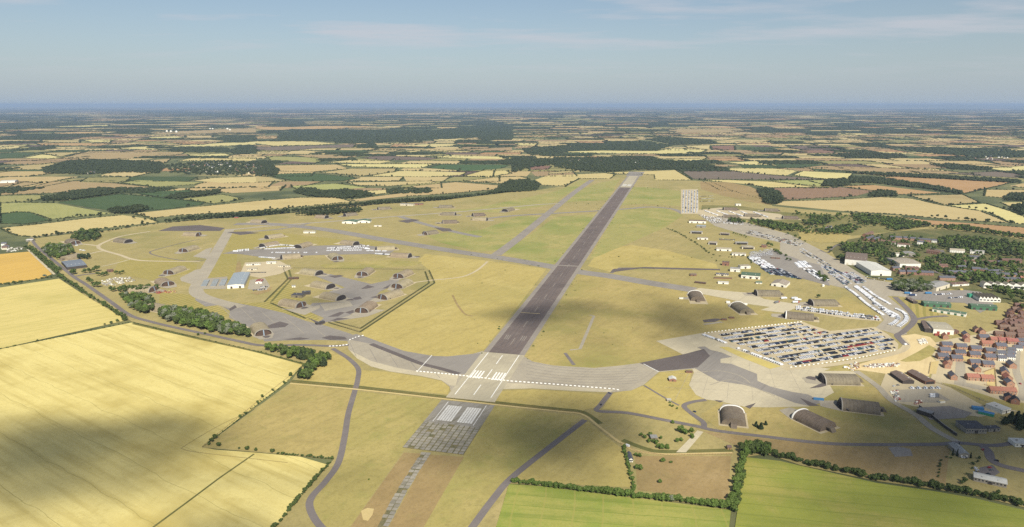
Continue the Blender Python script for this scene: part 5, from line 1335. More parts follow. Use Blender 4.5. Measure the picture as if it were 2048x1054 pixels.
SHEL = [  # front px, rear px, shell, steel, rim, label
 (723, 624.5, 745, 609, 'p', 'rust_steel', 'g', 'aircraft shelter nearest the fence corner, ribbed brown doors with blue-grey post'),
 (765, 597.5, 800, 587, 'p', 'rust_steel', 'g', 'aircraft shelter second up the fence side of the left compound'),
 (794, 575.5, 819, 564, 'p', 'rust_steel', 'g', 'aircraft shelter third up the fence side, wide brown ribbed front'),
 (797, 555, 817, 546.5, 'p', 'rust_steel', 'g', 'aircraft shelter at the upper right corner of the left compound'),
 (724.5, 551, 738, 542, 'p', 'rust_steel', 'g', 'aircraft shelter at the top middle of the left compound facing down'),
 (638, 549, 601, 544, 'p', 'black_steel', 'g', 'aircraft shelter facing right at the top left of the left compound'),
 (661, 576, 622, 569, 'p', 'black_steel', 'g', 'aircraft shelter facing right in the middle of the left compound'),
 (682, 599, 640, 591, 'p', 'black_steel', 'g', 'aircraft shelter facing right beside the central apron of the left compound'),
 (602, 613, 566, 607, 'p', 'rust_steel', 'g', 'lowest aircraft shelter at the left of the fenced compound'),
 (527, 669.5, 514, 651, 'p', 'rust_steel', 'g', 'aircraft shelter on the west apron beside the tree belt'),
 (534, 477, 570, 472, 'p', 'black_steel', 'g', 'aircraft shelter below the cross taxiway, facing left'),
 (525, 494, 558, 487.5, 'p', 'black_steel', 'g', 'aircraft shelter above the left white trucks, facing left'),
 (596, 496, 624, 488, 'p', 'black_steel', 'g', 'aircraft shelter at the middle of the truck yard, facing left'),
 (564.6, 517, 600, 514, 'p', 'black_steel', 'g', 'aircraft shelter below the truck yard, facing left'),
 (675, 519.5, 663, 510, 'p', 'rust_steel', 'g', 'aircraft shelter below the vans, facing the camera'),
 (712, 489.5, 677, 485.5, 'p', 'black_steel', 'g', 'aircraft shelter above the vans, facing right'),
 (754, 500, 794, 498, 'p', 'black_steel', 'g', 'aircraft shelter right of the vans, facing left'),
 (819, 514, 780, 512, 'p', 'black_steel', 'g', 'aircraft shelter right of the truck yard, facing right'),
 (397, 471, 371, 470, 'p', 'rust_steel', 'g', 'pale aircraft shelter left of the upper end of the west taxiway'),
 (367, 503.5, 392, 496, 'p', 'rust_steel', 'g', 'aircraft shelter left of the west taxiway with a striped hardstand'),
 (337.6, 548, 366, 538, 'p', 'rust_steel', 'g', 'aircraft shelter above the dark striped hardstand'),
 (336, 571, 318, 561, 'p', 'rust_steel', 'g', 'aircraft shelter beside the yellow machines'),
 (257, 485, 233, 482, 's', 'black_steel', 'g', 'lone aircraft shelter inside the peripheral loop at left'),
 (151, 488, 135, 482, 's', 'rust_steel', 'g', 'aircraft shelter half hidden by the north copse'),
 (156, 514, 128, 520, 'p', 'rust_steel', 'g', 'pale aircraft shelter behind the dark grey hangar'),
 (335, 622, 296, 614, 'p', 'rust_steel', 'g', 'aircraft shelter half hidden in the copse by the perimeter road'),
 (306, 582, 262, 580, 'p', 'rust_steel', 'g', 'aircraft shelter hidden between two copses'),
 (653, 436, 634, 435, 'p', 'black_steel', 'g', 'far aircraft shelter left of the green roofed workshops'),
 (690, 432, 712, 430, 's', 'black_steel', 'g', 'far aircraft shelter behind the green roofed workshops'),
 (757, 419, 780, 418, 's', 'black_steel', 'g', 'far aircraft shelter below the boundary belt, left of the office ruin'),
 (880, 415, 908, 415, 's', 'black_steel', 'g', 'far aircraft shelter right of the lone round tree'),
 (910, 430, 880, 429.5, 's', 'black_steel', 'g', 'far aircraft shelter on the north taxiway'),
 (946, 432, 968, 431, 's', 'black_steel', 'g', 'far aircraft shelter of the right hand pair, upper one'),
 (973, 440.5, 946, 440, 'p', 'black_steel', 'g', 'far aircraft shelter of the right hand pair, lower one'),
 (886, 446, 914, 445.5, 's', 'black_steel', 'g', 'far aircraft shelter on the diagonal link taxiway'),
 (528, 446, 500, 443.5, 'p', 'black_steel', 'g', 'far aircraft shelter above the north taxiway at left'),
 (1010, 423, 1032, 418, 's', 'black_steel', 'g', 'far aircraft shelter beside the parallel taxiway'),
 (850, 469, 872, 466, 's', 'rust_steel', 'g', 'round looking aircraft shelter on the loop beside the cross taxiway'),
 (1390, 590, 1398, 607, 's', 'black_steel', 'w', 'white rimmed aircraft shelter seen from behind on the middle grass'),
 (1474, 613, 1497, 629, 's', 'black_steel', 'w', 'white rimmed aircraft shelter beside the pale concrete strip, seen from behind'),
 (1512, 589, 1559, 590, 's', 'black_steel', 'g', 'aircraft shelter below the white gabled hall, facing left'),
 (1622, 608.5, 1674, 609, 's', 'black_steel', 'g', 'aircraft shelter beside the red lorry, facing left'),
 (1572, 633, 1633, 639, 's', 'black_steel', 'w', 'white rimmed aircraft shelter above the big car park'),
 (1645, 761.5, 1713, 763, 's', 'black_steel', 'g', 'aircraft shelter below the big car park, facing the hardstand'),
 (1682, 812, 1757, 821, 's', 'black_steel', 'g', 'aircraft shelter in the middle of the three right ones, with a dark container alongside'),
 (1601, 833, 1656, 859, 's', 'black_steel', 'w', 'white rimmed aircraft shelter lying diagonally by the south road'),
 (1464, 825, 1467, 851, 's', 'black_steel', 'w', 'white rimmed aircraft shelter seen end-on beside the shelter road'),
 (1448, 434, 1476, 436, 's', 'black_steel', 'g', 'far right aircraft shelter among white vans, left one'),
 (1490, 432, 1520, 433.5, 's', 'black_steel', 'g', 'far right aircraft shelter among white vans, middle one'),
 (1530, 421.5, 1556, 422.5, 's', 'black_steel', 'g', 'far right aircraft shelter at the field edge'),
 (1448, 419.5, 1476, 420.5, 's', 'black_steel', 'g', 'far right aircraft shelter behind a dark bush'),
 (1566, 437, 1598, 438, 's', 'black_steel', 'g', 'far right aircraft shelter at the wood'),
]
for fx, fy, bx, by, sh, steel, rm, lb in SHEL:
    a, b = P(fx, fy), P(bx, by); d = b - a; L = min(max(d.length, 34.0), 44.0)
    e = thing('aircraft_shelter', lb, 'shelter', (a.x, a.y, 0), math.atan2(d.y, d.x), 'hardened aircraft shelters')
    k = L / 36.0
    sc = (k, 1, 1)
    ux = d.normalized(); uy = Vector((-ux.y, ux.x, 0))
    sheet('shelter_pad', [a - ux * 24 - uy * 9, a - ux * 24 + uy * 9, a + ux * 1 + uy * 17, a + ux * 1 - uy * 17], 'taxi_concrete', 0.215)
    sheet('shelter_margin', [a - uy * 16.5, a + uy * 16.5, b + uy * 16.5 + ux * 4, b - uy * 16.5 + ux * 4], 'gravel', 0.08)
    if random.random() < 0.7: q_ = a - ux * random.uniform(6, 18) + uy * random.uniform(-10, 10); sheet('oil_stain', [q_ + Vector((math.cos(t_) * random.uniform(4, 9), math.sin(t_) * random.uniform(4, 9), 0)) for t_ in [i_ * 0.7 for i_ in range(9)]], 'dark_asphalt', 0.26)
    put('shell', SP['shell_' + ('pale_shelter' if sh == 'p' else 'shelter_concrete')], e, None, None, sc)
    put('front_rim', SP['rim_white' if rm == 'w' else 'rim_grey'], e)
    for sd in (-1, 1):
        lf = put('door_leaf', SP['leaf%d_%s' % (sd, steel)], e)
        put('door_frame', SP['ribs%d_%s' % (sd, steel)], lf)
    if steel == 'rust_steel': put('door_post', SP['post'], e)
    ex = put('exhaust_box', SP['exhaust'], e, (36.0 * (k - 1), 0, 0)); put('exhaust_vent', SP['vent'], ex)
    put('side_door', SP['hatch'], e, None, None, sc)

# ------------------------------------------------------------------ houses
def house_protos(w, d, h, rise, wall, roof, key):
    out = {}
    mb = MB(); mb.box(-w / 2, w / 2, -d / 2, d / 2, -0.3, h, wall)
    for x in (-w / 2, w / 2): mb.poly([(x, -d / 2, h), (x, 0, h + rise), (x, d / 2, h)] if x > 0 else [(x, d / 2, h), (x, 0, h + rise), (x, -d / 2, h)], wall)
    out['wall'] = mb.mesh('wall')
    mb = MB(); o = 0.35
    for s in (-1, 1):
        mb.extr([(0, h + rise + 0.02), (s * (d / 2 + o), h - o * rise / (d / 2) + 0.02), (s * (d / 2 + o), h - o * rise / (d / 2) + 0.25), (0, h + rise + 0.3)][::s], -w / 2 - 0.25, w / 2 + 0.25, roof, 'x')
    out['roof'] = mb.mesh('roof')
    out['chimney'] = MB().box(-0.45, 0.45, -0.35, 0.35, -0.6, 1.2, 'brick').mesh('chimney')
    return out
HP = {}
WIN = MB().box(-0.55, 0.55, -0.08, 0.05, -0.65, 0.65, 'rim_white').box(-0.46, 0.46, -0.10, -0.03, -0.56, 0.56, 'glass').mesh('window')
DOOR = MB().box(-0.5, 0.5, -0.10, 0.05, 0, 2.1, 'dark_wall').box(-0.75, 0.75, -0.9, 0.05, 2.2, 2.32, 'rim_grey').mesh('door')
def house(px, py, ang, w, d, h, rise, wall, roof, label, group=None, nwin=4, small=False, cat='house'):
    key = (w, d, h, rise, wall, roof)
    if key not in HP: HP[key] = house_protos(*key, key)
    p = P(px, py); pr = HP[key]
    e = thing('house', label, cat, (p.x, p.y, 0), ang, group)
    put('wall', pr['wall'], e); rf = put('roof', pr['roof'], e)
    ch = put('chimney', pr['chimney'], rf, (w * 0.34, 0, h + rise))
    if small: return e
    for s, rz in ((-1, 0), (1, math.pi)):
        for k in range(nwin):
            x = w * ((k + 0.5) / nwin - 0.5)
            for z in (1.4, 3.7):
                if z + 0.7 > h: continue
                if z == 1.4 and k % 2 == 0 and s < 0: put('door', DOOR, e, (x, -d / 2, 0), 0)
                else: put('window', WIN, e, (x, s * d / 2, z), rz)
    for sx, rz in ((1, math.pi / 2), (-1, -math.pi / 2)):
        put('window', WIN, e, (sx * w / 2, 0, 3.8 if h > 4.4 else 1.4), rz)
    return e
def Z8(X, Y): return (1680 + X / 4.391, 620 + Y / 4.391)
ha = R(-7)
EST = [('slate', 'orange_brick', 15, 11, [(930, 322), (1058, 338), (1185, 356), (1315, 376), (915, 372), (1045, 393), (1175, 408), (1310, 430), (897, 424), (1015, 440), (1180, 478), (1290, 492), (1405, 332), (1255, 256)]),
       ('red_tile', 'orange_brick', 16, 10, [(1285, 312), (1360, 278), (1430, 284), (1505, 292), (1160, 608), (1282, 618), (1360, 724), (1475, 730)]),
       ('slate', 'white_wall', 11, 8, [(1410, 400), (1500, 372), (1495, 402), (1490, 432), (1555, 352), (1412, 442)]),
       ('brown_tile', 'brown_brick', 16, 9, [(1400, 226), (1490, 236), (1405, 130), (1480, 112), (1570, 162), (1590, 212), (1565, 120), (1440, 170), (1520, 190), (1600, 90), (1530, 80), (1600, 250)]),
       ('slate', 'brick', 14, 9, [(1585, 290), (1600, 330)])]
WN = {'orange_brick': 'orange brick', 'white_wall': 'white rendered', 'brown_brick': 'brown brick', 'brick': 'red brick'}
RFN = {'slate': 'slate grey', 'red_tile': 'red tiled', 'brown_tile': 'brown tiled'}
ORD = ['first', 'second', 'third', 'fourth', 'fifth', 'sixth', 'seventh', 'eighth', 'ninth', 'tenth', 'eleventh', 'twelfth', 'thirteenth', 'fourteenth']
for roof, wall, w, d, L in EST:
    for i, (X, Y) in enumerate(sorted(L)):
        house(*Z8(X, Y), ha + random.uniform(-0.03, 0.03), w, d, 4.6, 3.6, wall, roof,
              '%s estate house with %s roof, %s from the left of its kind' % (WN[wall], RFN[roof], ORD[i]), 'estate houses, %s with %s roof' % (WN[wall], RFN[roof]))
GAB = [(935, 505, 10, 8, 'red_tile', 'gable-end brick house with red roof above the estate turning head'), (945, 470, 12, 8, 'slate', 'gable-end brick house with slate roof beside the bare gardens'), (985, 600, 14, 8, 'slate', 'tall gable-end red brick house beside the parking court'),
       (1195, 535, 12, 8, 'slate', 'gable-end brick house behind the red roofed pair'), (918, 250, 10, 8, 'red_tile', 'single brick house with red roof nearest the depot'), (1105, 275, 11, 8, 'red_tile', 'gable-end brick house with red roof behind bare gardens'), (1100, 235, 12, 9, 'slate', 'slate roofed brick house left of the bare gardens'),
       (1240, 205, 12, 9, 'brown_tile', 'brown roofed brick house, upper gable of the back street'), (1195, 190, 11, 8, 'brown_tile', 'brown roofed brick house at the left corner of the back street'), (1440, 560, 17, 9, 'slate', 'long slate roofed brick house with its gable to the camera'), (1500, 500, 14, 9, 'slate', 'brick house with white gable edge beside the estate street'),
       (1480, 660, 13, 9, 'slate', 'slate roofed brick house right of the tall gardens'), (1465, 615, 12, 9, 'red_tile', 'red roofed brick house behind the slate one at the street'), (1475, 790, 10, 9, 'black_tile', 'black roofed brick house, left of the lowest pair'), (1530, 815, 11, 9, 'black_tile', 'black roofed brick house, right of the lowest pair')]
for X, Y, w, d, roof, lb in GAB:
    px, py = Z8(X, Y); tow = P(px, py)
    house(px, py, R(76) if w < 15 and 'black' not in lb else R(64), w, d, 5.2, 3.4, 'orange_brick' if 'black' not in lb else 'brick', roof, lb, nwin=3)
def terr(X0, Y0, X1, Y1, wall, roof, label, d=10, h=6.2, rise=3.2, o=(1728, 440), s=6.3875):
    a = (o[0] + X0 / s, o[1] + Y0 / s); b = (o[0] + X1 / s, o[1] + Y1 / s)
    A, B = P(*a), P(*b); u = B - A; m_ = (a[0] + b[0]) / 2, (a[1] + b[1]) / 2
    house(m_[0], m_[1], math.atan2(u.y, u.x), round(u.length, 1), d, h, rise, wall, roof, label, nwin=max(3, int(u.length / 5)), cat='terrace')
for i, (a, wl_, rf_, lb) in enumerate((
    ((330, 245, 480, 252), 'orange_brick', 'slate', 'slate roofed brick terrace at the top of the town, left one'), ((500, 252, 660, 264), 'orange_brick', 'slate', 'slate roofed brick terrace at the top of the town, middle one'), ((680, 268, 850, 284), 'orange_brick', 'slate', 'slate roofed brick terrace at the top of the town, right one'), ((862, 284, 930, 290), 'white_wall', 'slate', 'white end house of the upper slate terraces'),
    ((0, 215, 100, 180), 'brick', 'brown_tile', 'brown roofed terrace slanting at the upper left of the town'), ((20, 265, 110, 235), 'brick', 'slate', 'slate terrace below the slanting brown one'), ((110, 275, 205, 250), 'brick', 'slate', 'slate terrace beside the pale gables of the upper town'), ((210, 295, 330, 305), 'brick', 'brown_tile', 'brown tiled terrace in the upper town'), ((350, 312, 402, 316), 'white_wall', 'brown_tile', 'white gabled house below the left slate terrace'), ((420, 336, 580, 346), 'white_wall', 'brown_tile', 'white walled terrace with brown roof below the upper town'), ((675, 305, 770, 312), 'white_wall', 'slate', 'white gabled pair below the right slate terrace'),
    ((350, 645, 440, 640), 'orange_brick', 'slate', 'brick house with slate roof right of the biggest hangar'), ((440, 690, 515, 690), 'orange_brick', 'slate', 'lower brick house right of the biggest hangar'), ((540, 690, 880, 706), 'brick', 'slate', 'long brick barrack block with gables below the tree hangar'), ((520, 640, 690, 650), 'brick', 'brown_tile', 'brick barrack block behind the long gabled one'),
    ((950, 766, 1150, 770), 'orange_brick', 'slate', 'orange brick block above the lorry yard hall'), ((1070, 695, 1370, 700), 'brown_brick', 'slate', 'long low grey roofed block in the middle of the town'), ((1090, 408, 1280, 420), 'white_wall', 'tan_sheet', 'pale flat terrace at the edge of the town wood'), ((1350, 425, 1530, 438), 'white_wall', 'grey_sheet', 'grey terrace at the edge of the town wood'), ((1270, 562, 1410, 568), 'white_wall', 'brown_tile', 'white and red house row in the town'), ((1500, 560, 1680, 566), 'brick', 'brown_tile', 'red brick house row in the town'),
    ((1190, 630, 1290, 630), 'orange_brick', 'slate', 'orange gabled house in the middle of the town'), ((1370, 650, 1570, 664), 'brick', 'slate', 'slate roofed brick range right of the town trees'), ((1575, 690, 1760, 680), 'orange_brick', 'slate', 'orange brick range behind the orange terraces'), ((1610, 722, 1940, 730), 'orange_brick', 'slate', 'upper row of bright orange brick terraces'), ((1735, 784, 1980, 790), 'orange_brick', 'slate', 'lower row of bright orange brick terraces'), ((1965, 700, 2060, 706), 'brick', 'brown_tile', 'dark red terrace at the right picture edge'), ((1985, 770, 2080, 772), 'brick', 'red_tile', 'lower red terrace at the right picture edge'),
    ((800, 420, 960, 440), 'brown_brick', 'brown_tile', 'brown roofed house group by the town lane'), ((950, 610, 1060, 614), 'brick', 'brown_tile', 'red brick house beside purple trees'), ((1750, 540, 2000, 545), 'brown_brick', 'brown_tile', 'wide dark brown roof under the trees at right'), ((1700, 570, 1770, 575), 'orange_brick', 'slate', 'small orange house left of the wide brown roof'), ((1330, 500, 1480, 505), 'grey_wall', 'slate', 'grey slate block among the central town trees'))):
    terr(*a, wl_, rf_, lb)
# brown houses up the right edge
k = 0
for X, Y in ((1930, 400), (1990, 420), (1850, 470), (1920, 500), (2000, 520), (1850, 550), (1790, 590), (1900, 590), (1980, 600), (1870, 430), (2030, 360), (1960, 350), (2030, 460)):
    p = (1728 + X / 6.3875, 560 + Y / 6.3875)
    house(*p, R(random.choice([-8, 70, 55])), 12, 9, 5.2, 3.2, 'brown_brick', 'brown_tile', 'brown brick house in the older street at the right edge', 'older street houses', nwin=3)
# villages beyond the airfield
def village(s, n, lab, grp):
    poly = G(s); xs = [p.x for p in poly]; ys = [p.y for p in poly]; k = 0
    while k < n:
        p = Vector((random.uniform(min(xs), max(xs)), random.uniform(min(ys), max(ys)), 0))
        if not inside(p, poly): continue
        k += 1
        wall, roof = random.choice([('cream_wall', 'brown_tile'), ('white_wall', 'slate'), ('orange_brick', 'brown_tile'), ('cream_wall', 'slate')])
        key = (12, 8, 5.0, 3.2, wall, roof)
        if key not in HP: HP[key] = house_protos(*key, key)
        e = thing('house', lab, 'house', (p.x, p.y, 0), R(random.choice([-10, 20, 75, 100])), grp)
        put('wall', HP[key]['wall'], e); put('roof', HP[key]['roof'], e)
village('340,333 420,326 500,328 540,338 535,348 430,350 350,346', 46, 'village house among trees beyond the left fields', 'left village houses')
village('1110,320 1290,317 1320,322 1300,328 1150,330', 26, 'village house in the wood beyond the runway end', 'far runway village houses')
village('170,346 200,344 205,350 175,353', 4, 'farm house with red roof below the left wood', 'left farm houses')
village('1920,314 2000,312 2040,316 1960,320', 14, 'village house beyond the right fields', 'right village houses')
village('0,490 45,488 50,495 0,500', 5, 'house among trees at the left picture edge', 'left edge houses')
village('1640,458 1680,455 1690,462 1650,465', 5, 'house in the wood above the bare paddock', 'wood houses')
# radomes of the far station
dm = MB()
for i in range(8):
    for j in range(5):
        def sp_(i, j):
            a, b = 6.2832 * i / 8, -0.6 + (math.pi / 2 + 0.6) * j / 5; return (math.cos(a) * math.cos(b), math.sin(a) * math.cos(b), 0.6 + math.sin(b))
        dm.poly([sp_(i, j), sp_(i + 1, j), sp_(i + 1, j + 1), sp_(i, j + 1)], 'white_wall')
DOME = dm.mesh('dome'); PLIN = MB().box(-0.5, 0.5, -0.5, 0.5, -0.05, 0.15, 'grey_wall').mesh('plinth')
for i, (px, py, r, lb) in enumerate(((334, 264, 15, 'white radome, leftmost of the far left group'), (342, 264.5, 16, 'white radome in the middle of the far left group'), (353, 265, 16, 'white radome, rightmost of the far left group'), (420.5, 259, 13, 'white radome of the far middle pair, left one'), (425.5, 259, 13, 'white radome of the far middle pair, right one'), (455, 259, 15, 'white radome of the far right pair, left one'), (460, 261, 13, 'white radome of the far right pair, right one'))):
    p = P(px, py); e = thing('radome', lb, 'radome', (p.x, p.y, 0), 0, 'radomes'); put('dome', DOME, e, None, None, (r, r, r)); put('plinth', PLIN, e, None, None, (r, r, r))
# ------------------------------------------------------------------ vehicles
def wheels(mb, xs, y, r=0.32):
    for x in xs:
        for s in (-1, 1):
            pr = [(x + r * math.cos(6.2832 * i / 8), r + r * math.sin(6.2832 * i / 8)) for i in range(8)]
            mb.extr(pr, s * y - 0.1, s * y + 0.1, 'tyre')
def car_mesh(paint):
    mb = MB(); pm = 'paint_' + paint
    mb.extr([(-2.15, 0.28), (2.1, 0.28), (2.15, 0.62), (1.15, 0.90), (-2.0, 0.95), (-2.2, 0.7)], -0.86, 0.86, pm)
    mb.extr([(-1.85, 0.93), (1.05, 0.90), (0.35, 1.38), (-1.45, 1.40)], -0.74, 0.74, 'glass')
    mb.extr([(-1.50, 1.39), (0.40, 1.37), (0.30, 1.47), (-1.35, 1.48)], -0.70, 0.70, pm)
    wheels(mb, (-1.3, 1.35), 0.80)
    return mb.mesh('car')
def van_mesh(paint, L=5.9, H=2.5):
    mb = MB(); pm = 'paint_' + paint
    mb.extr([(-L / 2, 0.4), (L / 2, 0.4), (L / 2, 1.05), (L / 2 - 0.75, 1.3), (L / 2 - 1.35, H - 0.25), (L / 2 - 1.6, H), (-L / 2, H)], -1.0, 1.0, pm)
    mb.extr([(L / 2 - 0.80, 1.32), (L / 2 - 1.33, H - 0.35), (L / 2 - 1.27, H - 0.35), (L / 2 - 0.72, 1.32)], -0.9, 0.9, 'glass')
    for s in (-1, 1): mb.box(L / 2 - 2.0, L / 2 - 1.15, s * 1.01 - 0.02, s * 1.01 + 0.02, 1.35, H - 0.5, 'glass')
    wheels(mb, (-L / 2 + 1.1, L / 2 - 1.0), 0.95, 0.38)
    return mb.mesh('van')
def lorry_mesh(cab, box):
    mb = MB(); mb.box(3.6, 5.8, -1.2, 1.2, 0.6, 3.2, cab); mb.box(5.78, 5.84, -1.0, 1.0, 1.7, 2.8, 'glass'); mb.box(-7.0, 3.3, -1.25, 1.25, 1.1, 3.9, box)
    wheels(mb, (-6.0, -4.8, -3.6, 4.4), 1.1, 0.5); return mb.mesh('lorry')
PK = [n.replace(' ', '_') for n, _ in PAINTS]
CAR = [car_mesh(p) for p in PK]
VAN = {p: van_mesh(p) for p in ('white', 'silver', 'grey')}
COACH = van_mesh('white', 7.2, 3.0)
WGT = [0.38, 0.07, 0.30, 0.12, 0.08, 0.02, 0.04]; WGT = [w / sum(WGT) for w in WGT]
VEH = []                                   # (x, y, yaw, kind, paint, place)
def car_row(p0, p1, place, kind='car', pitch=2.75, double=True, wg=None, gap=0.05, side=0.0, z=0):
    a, b = P(*p0), P(*p1); u = b - a; L = u.length; u.normalize(); n = Vector((-u.y, u.x, 0)); yaw = math.atan2(n.y, n.x)
    m_ = int(L / pitch); run = 0; last = [0, 0]
    for q in range(m_):
        if run == 0 and random.random() < gap: run = random.randint(1, 3)
        if run: run -= 1; continue
        for s in ((-2.55, 2.55) if double else (0,)):
            if random.random() < 0.05: continue
            c = a + u * (q + 0.5) * pitch + n * (s + side + random.uniform(-0.25, 0.25))
            si = int(s > 0)
            if random.random() > 0.62 or q == 0: last[si] = int(rng.choice(7, p=wg or WGT))
            k = last[si] if random.random() < 0.9 else last[1 - si]; kd = kind
            if kind == 'mix': kd = 'van' if random.random() < 0.35 else 'car'
            VEH.append((c.x, c.y, yaw + (math.pi if s < 0 else 0) + random.uniform(-0.04, 0.04), kd, k, place))
def van_line(s, place, pitch=3.7, lead=False, kind='van', skip=0.05):
    line = smooth_line(G(s), 8) if len(pts(s)) > 2 else G(s)
    acc = 0.0
    for a, b in zip(line, line[1:]):
        u = b - a; L = u.length
        if L < 1e-6: continue
        u.normalize()
        while acc < L:
            p = a + u * acc; acc += pitch
            if random.random() < skip: continue
            yaw = math.atan2(u.y, u.x) + (0 if lead else math.pi / 2 * 0.86) + random.uniform(-0.05, 0.05)
            kk = 0 if random.random() < 0.78 else random.choice([1, 4, 1]); jj = random.uniform(-0.5, 0.5); nn = Vector((-u.y, u.x, 0)) * jj
            VEH.append((p.x + nn.x, p.y + nn.y, yaw, kind, kk, place))
        acc -= L
ROWS = [((1440, 671), (1605, 648)), ((1446, 677.6), (1620, 654)), ((1460, 683.5), (1634, 659)), ((1476, 689), (1654, 664.5)), ((1489, 696.5), (1748, 659)), ((1511, 702), (1761, 664.5)), ((1526, 709), (1768, 673.5)), ((1541, 718.5), (1785, 679)), ((1563, 722.5), (1792, 686)), ((1579, 730), (1793, 693.5))]
RN = ['top', 'second', 'third', 'fourth', 'fifth', 'sixth', 'seventh', 'eighth', 'ninth', 'lowest']
for (a, b), nm in zip(ROWS, RN):
    car_row(a, b, 'the %s row of the big car park' % nm, gap=0.06)
    w2 = [0.75, 0.1, 0.05, 0.04, 0.04, 0.01, 0.01]
van_line('1408,671 1429,678.5', 'the left edge of the big car park', 3.0); van_line('1434,680 1452,687.5', 'the left edge of the big car park', 3.0)
van_line('1477,698 1480,699', 'the left edge of the big car park', 3.7); van_line('1489,702 1499,706', 'the left edge of the big car park', 3.7); van_line('1505,708.5 1565,731', 'the left edge of the big car park', 3.7)
for off in (0, 1): car_row((1592, 614 + 4.4 * off), (1760, 636 + 4.4 * off), 'the strip behind the white rimmed shelter', 'mix', 2.8, True, [0.5, 0.12, 0.2, 0.06, 0.08, 0.02, 0.02])
van_line('1692,575 1710,588 1732,607 1750,620 1767,631', 'the inner line beside the curved road', 3.7)
van_line('1709.5,573.5 1728,587 1745,601 1772,619.5 1796,633 1792,644 1780,651', 'the middle line beside the curved road', 3.7); van_line('1713,573 1732,587 1749,600', 'the middle line beside the curved road', 3.7)
car_row((1748, 606), (1790, 636), 'the middle of the curved road', 'mix', 3.0, True)
van_line('1727,574.5 1753,593.5 1780,609', 'the outer line beside the curved road', 3.7); van_line('1793,619 1806,625 1813,633 1811,643 1797,654', 'the outer line beside the curved road', 3.7)
DK = [0.10, 0.12, 0.40, 0.16, 0.16, 0.02, 0.04]
for a, b in (((1659, 545), (1692, 570)), ((1666, 543), (1700, 568)), ((1681, 545), (1719, 568)), ((1690, 545), (1724, 567)), ((1703, 545), (1729, 564)), ((1645, 534), (1668, 546)), ((1652, 532), (1690, 550))):
    car_row(a, b, 'the long rows below the big hangars', 'car', 2.8, True, WGT)
for k in range(6): car_row((1524 + 7 * k, 536 + 0.4 * k), (1546 + 11 * k, 550 + 1.8 * k), 'the dark car block in the yard', 'car', 2.8, True, DK)
for k in range(3): car_row((1591 + 8 * k, 524.5 - 0.6 * k), (1602 + 9 * k, 536 - 0.4 * k), 'the white van block in the yard', 'van', 3.2, True)
for k in range(3): car_row((1607 + 8 * k, 538 + 0.5 * k), (1640 + 9 * k, 559 + 1.5 * k), 'the slanting rows right of the yard', 'mix', 2.9, False)
for k in range(5): car_row((1498, 505 + 2.2 * k), (1546, 498 + 2.8 * k), 'the pale block behind the low office', 'car', 3.0, False, [0.5, 0.35, 0.03, 0.03, 0.07, 0.01, 0.01])
for k in range(3): car_row((1497 + 9 * k, 515.5), (1531 + 9 * k, 537), 'the slanting rows left of the yard', 'mix', 2.9, True)
for k in range(4): car_row((1492 + 3 * k, 466 - 1.6 * k), (1598 + 3 * k, 493 - 1.6 * k), 'the long tarmac', 'car', 3.2, False, gap=0.16)
for k in range(3): car_row((1596 + 4 * k, 500 - 1.5 * k), (1652 + 5 * k, 536 - 2 * k), 'the wide tarmac', 'car', 3.6, False, gap=0.3)
for k in range(6): car_row((1367 + 5.6 * k, 381), (1365.5 + 5.6 * k, 426), 'the far car columns', 'car', 3.2, False, [0.32, 0.34, 0.12, 0.06, 0.12, 0.01, 0.03])
for k in range(3): car_row((1399, 393 + 5 * k), (1428, 392 + 5.3 * k), 'the short rows beside the far columns', 'car', 3.2, False)
for k in range(5): car_row((1410 + 24 * k, 422 + 0.5 * k), (1436 + 25 * k, 431 + 1.0 * k), 'the far slanting van rows', 'van', 3.6, False)
for k in range(7): car_row((1398 + 4 * k, 430.5 + 2.4 * k), (1420 + 14 * k, 432 + 3.2 * k), 'the far tarmac head', 'mix', 3.2, False, gap=0.12)
for k in range(2): car_row((1438, 478 + 1.6 * k), (1472, 479.5 + 1.6 * k), 'the dark rows by the open sheds', 'car', 3.0, False, DK)
for k in range(2): car_row((1730, 553 + 4 * k), (1775, 559 + 3 * k), 'the yard in front of the biggest hangar', 'car', 3.2, False, DK)
for a, b in (((1868, 590), (1905, 588)), ((1895, 597), (1935, 594))): car_row(a, b, 'the lorry yard', 'mix', 3.6, False)
for k in range(2): van_line('%d,%d %d,%d' % (476, 501 + 2 * k, 500, 499 + 2 * k), 'the truck yard beside the shelters', 3.6)
van_line('520,497 560,491 595,493', 'the truck yard beside the shelters', 3.8); van_line('525,499 590,496', 'the truck yard beside the shelters', 3.6); van_line('655,497 740,492', 'the truck yard beside the shelters', 3.6); van_line('655,502 725,501', 'the truck yard beside the shelters', 4.2); van_line('660,499.5 735,496', 'the truck yard beside the shelters', 4.2)
van_line('545,506 640,506', 'the truck yard beside the shelters', 5.0, skip=0.35); van_line('520,515 550,517', 'the truck yard beside the shelters', 5.0); van_line('735,502 775,503', 'the truck yard beside the shelters', 3.7); van_line('752,508 780,510', 'the truck yard beside the shelters', 3.0)
car_row((496, 546), (535, 545), 'the compound behind the warehouse', 'car', 3.0, False, DK); car_row((505, 581), (536, 578), 'the scrap rows right of the warehouse', 'car', 3.0, True, DK); car_row((520, 575), (538, 573), 'the scrap rows right of the warehouse', 'car', 3.0, True, DK)
car_row((150, 492), (157, 491), 'the copse shelter', 'van', 3.5, False); car_row((156, 500), (172, 502), 'the copse shelter', 'mix', 4.0, False)
